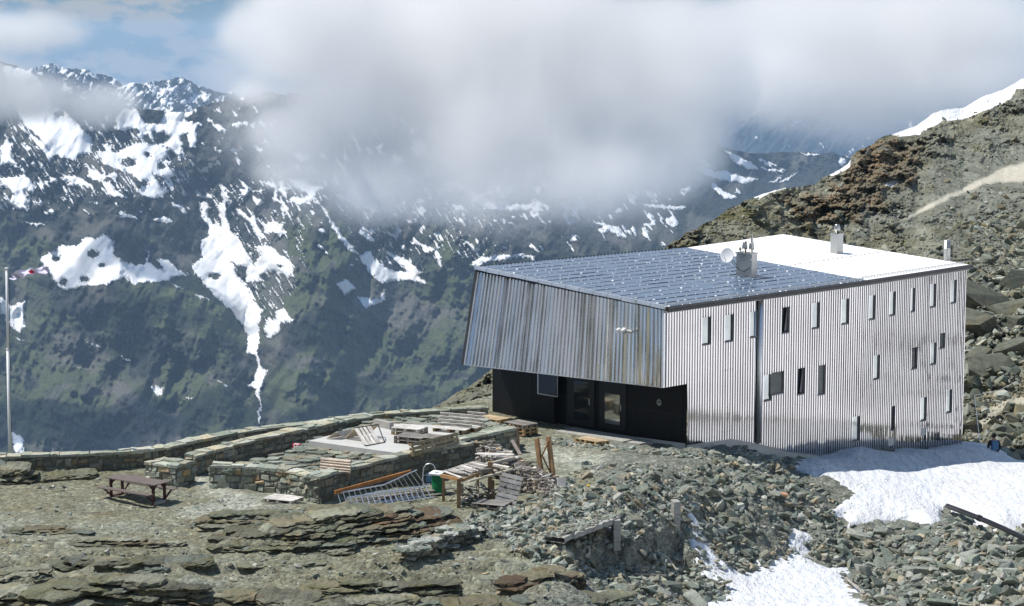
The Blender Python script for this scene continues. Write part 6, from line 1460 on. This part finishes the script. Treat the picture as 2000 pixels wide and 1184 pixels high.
# the walker seen from behind
def skin(name, pts, edges, rad, mat, sub=2):
    me = bpy.data.meshes.new(name); me.from_pydata([tuple(p) for p in pts], edges, []); o = bpy.data.objects.new(name, me); COL.objects.link(o)
    me.materials.append(M[mat]); o.modifiers.new('skin', 'SKIN').use_smooth_shade = True
    if not me.skin_vertices: bpy.context.view_layer.objects.active = o; me.attributes
    sv = me.skin_vertices[0].data if me.skin_vertices else None
    if sv:
        for i, r_ in enumerate(rad): sv[i].radius = (r_, r_) if not isinstance(r_, tuple) else r_
        sv[0].use_root = True
    s = o.modifiers.new('sub', 'SUBSURF'); s.levels = sub; s.render_levels = sub; return o
PY = 99.6; ph = at_y(1942, 848, PY); pz = ph.z-1.74; P0 = Vector((ph.x, PY, pz))
bod = [(0, 0, .95), (0, 0, 1.15), (0, .01, 1.38), (0, .0, 1.50), (0, -.02, 1.60), (0, -.02, 1.70),
 (-.19, 0, 1.40), (-.27, -.02, 1.15), (-.24, .10, .95), (-.23, .13, .87), (.19, 0, 1.40), (.27, -.02, 1.15), (.24, .10, .95), (.23, .13, .87),
 (-.10, 0, .88), (-.11, .12, .50), (-.11, .0, .08), (-.11, .14, .04), (.10, 0, .88), (.11, -.05, .50), (.11, -.18, .10), (.11, -.06, .04)]
ed = [(0, 1), (1, 2), (2, 3), (3, 4), (4, 5), (2, 6), (6, 7), (7, 8), (8, 9), (2, 10), (10, 11), (11, 12), (12, 13), (0, 14), (14, 15), (15, 16), (16, 17), (0, 18), (18, 19), (19, 20), (20, 21)]
rd = [.13, .12, .14, .055, .085, .09, .065, .045, .035, .04, .065, .045, .035, .04, .09, .062, .04, .035, .09, .062, .04, .035]
pr = empty('person', P0, 0, 'walker seen from behind in dark clothes carrying a blue backpack on the path', 'person')
pr['category'] = 'person'
b_ = skin('body', bod, ed, rd, 'skin'); b_.parent = pr
jk = [0, 1, 2, 6, 7, 8, 10, 11, 12]; mp_ = {k: i for i, k in enumerate(jk)}
c_ = skin('jacket', [bod[k] for k in jk], [(mp_[a], mp_[b]) for a, b in ed if a in mp_ and b in mp_], [rd[k]+.022 for k in jk], 'dark_cloth'); c_.parent = pr
tk = [0, 14, 15, 16, 18, 19, 20]; mp_ = {k: i for i, k in enumerate(tk)}
c_ = skin('trousers', [bod[k] for k in tk], [(mp_[a], mp_[b]) for a, b in ed if a in mp_ and b in mp_], [rd[k]+.02 for k in tk], 'dark_cloth'); c_.parent = pr
bm = bmesh.new(); bmesh.ops.create_uvsphere(bm, u_segments=14, v_segments=10, radius=.105, matrix=Matrix.Translation((0, -.03, 1.68)) @ Matrix.Diagonal((.95, 1.02, 1.05, 1))); me = bpy.data.meshes.new('hair'); bm.to_mesh(me); bm.free(); me.materials.append(M['hair']); o = bpy.data.objects.new('hair', me); COL.objects.link(o); o.parent = pr
m = MB(); rr_ = [((-.15, -.30, 1.02), (.15, -.13, 1.42)), ((-.13, -.34, 1.05), (.13, -.29, 1.24)), ((-.14, -.28, 1.42), (.14, -.15, 1.47))]
for b0, b1 in rr_: m.box(b0, b1)
o = m.build('backpack', M['blue_cloth'], pr); bv = o.modifiers.new('b', 'BEVEL'); bv.width = .03; bv.segments = 3
# ------------------------------------------------------------------ drifting cloud banks: real volumes between the hut and the far slope
def cloud(name, blobs, k, nscale, namp, label, color=(.965, .96, .95), soft=0.55):
    """blobs: (u, v, distance, radius across px, radius up px, depth m); the shell follows the blobs, the density fades towards it"""
    B = []
    for u, v, Y, ru, rv, rd in blobs:
        c = at_y(u, v, Y); B.append((c, Vector((ru*Y/F_PX, rd, rv*Y/F_PX))))
    bm = bmesh.new()
    for c, r in B: bmesh.ops.create_icosphere(bm, subdivisions=3, radius=1.0, matrix=Matrix.Translation(c) @ Matrix.Diagonal((*r, 1)))
    me = bpy.data.meshes.new(name); bm.to_mesh(me); bm.free(); o = bpy.data.objects.new(name, me); COL.objects.link(o)
    rm = o.modifiers.new('union', 'REMESH'); rm.mode = 'VOXEL'; rm.voxel_size = min(min(r.x, r.z) for c, r in B)/4
    m = bpy.data.materials.new(name+'_vapour'); m.use_nodes = True; t = m.node_tree; t.nodes.clear()
    def n(ty, **kw):
        x = t.nodes.new(ty)
        for a, b in kw.items(): setattr(x, a, b)
        return x
    out = n('ShaderNodeOutputMaterial'); pv = n('ShaderNodeVolumePrincipled'); pv.inputs['Color'].default_value = (*color, 1); pv.inputs['Anisotropy'].default_value = 0.25
    tc = n('ShaderNodeTexCoord'); fs = None
    for c, r in B:
        mp = n('ShaderNodeMapping', vector_type='POINT'); mp.inputs['Scale'].default_value = (1/r.x, 1/r.y, 1/r.z); mp.inputs['Location'].default_value = (-c.x/r.x, -c.y/r.y, -c.z/r.z)
        t.links.new(tc.outputs['Object'], mp.inputs[0]); ln = n('ShaderNodeVectorMath', operation='LENGTH'); t.links.new(mp.outputs[0], ln.inputs[0])
        f = n('ShaderNodeMath', operation='SUBTRACT'); f.inputs[0].default_value = 1.0; t.links.new(ln.outputs['Value'], f.inputs[1])
        if fs is None: fs = f.outputs[0]
        else:
            mx = n('ShaderNodeMath', operation='SMOOTH_MAX'); mx.inputs[2].default_value = 0.45; t.links.new(fs, mx.inputs[0]); t.links.new(f.outputs[0], mx.inputs[1]); fs = mx.outputs[0]
    no = n('ShaderNodeTexNoise'); no.inputs['Scale'].default_value = nscale; no.inputs['Detail'].default_value = 7; no.inputs['Roughness'].default_value = 0.68; no.inputs['Distortion'].default_value = 0.25
    t.links.new(tc.outputs['Object'], no.inputs['Vector'])
    a = n('ShaderNodeMath', operation='MULTIPLY_ADD'); a.inputs[1].default_value = namp; a.inputs[2].default_value = -namp*0.5; t.links.new(no.outputs[0], a.inputs[0])
    b = n('ShaderNodeMath', operation='ADD'); t.links.new(fs, b.inputs[0]); t.links.new(a.outputs[0], b.inputs[1])
    mr = n('ShaderNodeMapRange', interpolation_type='SMOOTHSTEP'); mr.inputs['From Min'].default_value = 0.05; mr.inputs['From Max'].default_value = soft; mr.inputs['To Max'].default_value = k
    t.links.new(b.outputs[0], mr.inputs['Value'])
    # never denser than the distance to the shell allows: the edge always melts away
    t.links.new(mr.outputs[0], pv.inputs['Density']); t.links.new(pv.outputs[0], out.inputs['Volume']); o.data.materials.append(m)
    return tag(o, label, 'cloud', kind='stuff')
cloud('cloud', [(585, 90, 1500, 150, 120, 100), (690, 210, 1500, 200, 160, 120), (560, 250, 1480, 100, 60, 60), (500, 180, 1480, 70, 40, 50), (610, 285, 1490, 140, 75, 80), (720, 330, 1490, 150, 80, 80), (820, 120, 1550, 300, 210, 150), (930, 270, 1500, 300, 180, 130), (1150, 170, 1550, 300, 230, 150), (1120, 340, 1450, 230, 120, 90), (620, 20, 1520, 200, 150, 110), (1000, 20, 1550, 330, 130, 130), (600, 340, 1450, 130, 55, 60), (1300, 300, 1500, 150, 130, 80), (740, 350, 1450, 150, 100, 70), (1330, 120, 1550, 170, 180, 120), (480, 60, 1480, 80, 60, 60)],
      0.034, 0.0075, 1.5, 'large grey cloud bank drifting across the middle of the valley', soft=.72)
cloud('cloud', [(1560, 60, 1750, 300, 130, 120), (1850, 70, 1750, 330, 150, 120), (1700, 175, 1700, 330, 140, 80), (1900, 150, 1700, 200, 100, 80), (1480, 150, 1650, 170, 120, 80)],
      0.040, 0.008, 1.0, 'thin grey cloud veil above the rocky hillside on the right', soft=.8)
cloud('cloud', [(60, 190, 3000, 150, 62, 90), (190, 205, 3000, 100, 55, 70), (-60, 160, 3000, 150, 80, 90), (20, 60, 3000, 200, 60, 60)],
      0.034, 0.006, 1.1, 'small white cloud wisp lying on the snowy ridge at upper left', soft=.8)
cloud('cloud', [(510, 270, 1400, 150, 120, 60), (700, 390, 1400, 240, 90, 60), (950, 400, 1400, 260, 90, 60), (1200, 380, 1420, 220, 110, 60), (470, 130, 1400, 110, 150, 50)],
      0.009, 0.011, 1.5, 'thin mist hanging below the large cloud bank', soft=.9)
# clouds overhead, above the picture: their shadows lie on the far slope
def overhead(u, v, Y, rx, ry, rz, k):
    g = at_y(u, v, Y); h = 1250-g.z; c = Vector((g.x+SUNV.x/SUNV.z*h, g.y+SUNV.y/SUNV.z*h, 1250)); bm = bmesh.new(); bmesh.ops.create_icosphere(bm, subdivisions=4, radius=1.0)
    for q in bm.verts:
        n_ = float(fbm(np.array([q.co.x*1.7+u]), np.array([q.co.y*1.7+q.co.z+v]), 3, 5)[0]); q.co *= 1+n_*.8
    me = bpy.data.meshes.new('cloud'); bm.to_mesh(me); bm.free(); o = bpy.data.objects.new('cloud', me); COL.objects.link(o); o.location = c; o.scale = (rx, ry, rz)
    me.materials.append(OHM); return tag(o, 'cloud high above the valley outside the picture', 'cloud', kind='stuff')
OHM = bpy.data.materials.new('cloud_vapour'); OHM.use_nodes = True; ot = OHM.node_tree; ot.nodes.clear(); oo = ot.nodes.new('ShaderNodeOutputMaterial'); ov = ot.nodes.new('ShaderNodeVolumePrincipled')
ov.inputs['Color'].default_value = (1, 1, 1, 1); ov.inputs['Density'].default_value = .008; ot.links.new(ov.outputs[0], oo.inputs['Volume'])
overhead(60, 830, 3200, 200, 120, 120, 1); overhead(400, 890, 3150, 170, 90, 90, 1); overhead(200, 420, 3750, 170, 90, 90, 1); overhead(300, 600, 3500, 110, 70, 70, 1)
overhead(700, 760, 3300, 120, 70, 70, 1)
# ------------------------------------------------------------------ air
bm = bmesh.new(); bmesh.ops.create_cube(bm, size=1.0, matrix=Matrix.Translation((0, 6800, -970)) @ Matrix.Diagonal((26000, 15000, 2060, 1)))
me = bpy.data.meshes.new('haze'); bm.to_mesh(me); bm.free(); hz = bpy.data.objects.new('haze', me); COL.objects.link(hz); tag(hz, kind='stuff')
hm = bpy.data.materials.new('haze_air'); hm.use_nodes = True; ht = hm.node_tree; ht.nodes.clear()
ho = ht.nodes.new('ShaderNodeOutputMaterial'); hv = ht.nodes.new('ShaderNodeVolumePrincipled'); hv.inputs['Color'].default_value = (0.50, 0.72, 0.98, 1); hv.inputs['Density'].default_value = 5.0e-5
ht.links.new(hv.outputs[0], ho.inputs['Volume']); hz.data.materials.append(hm)
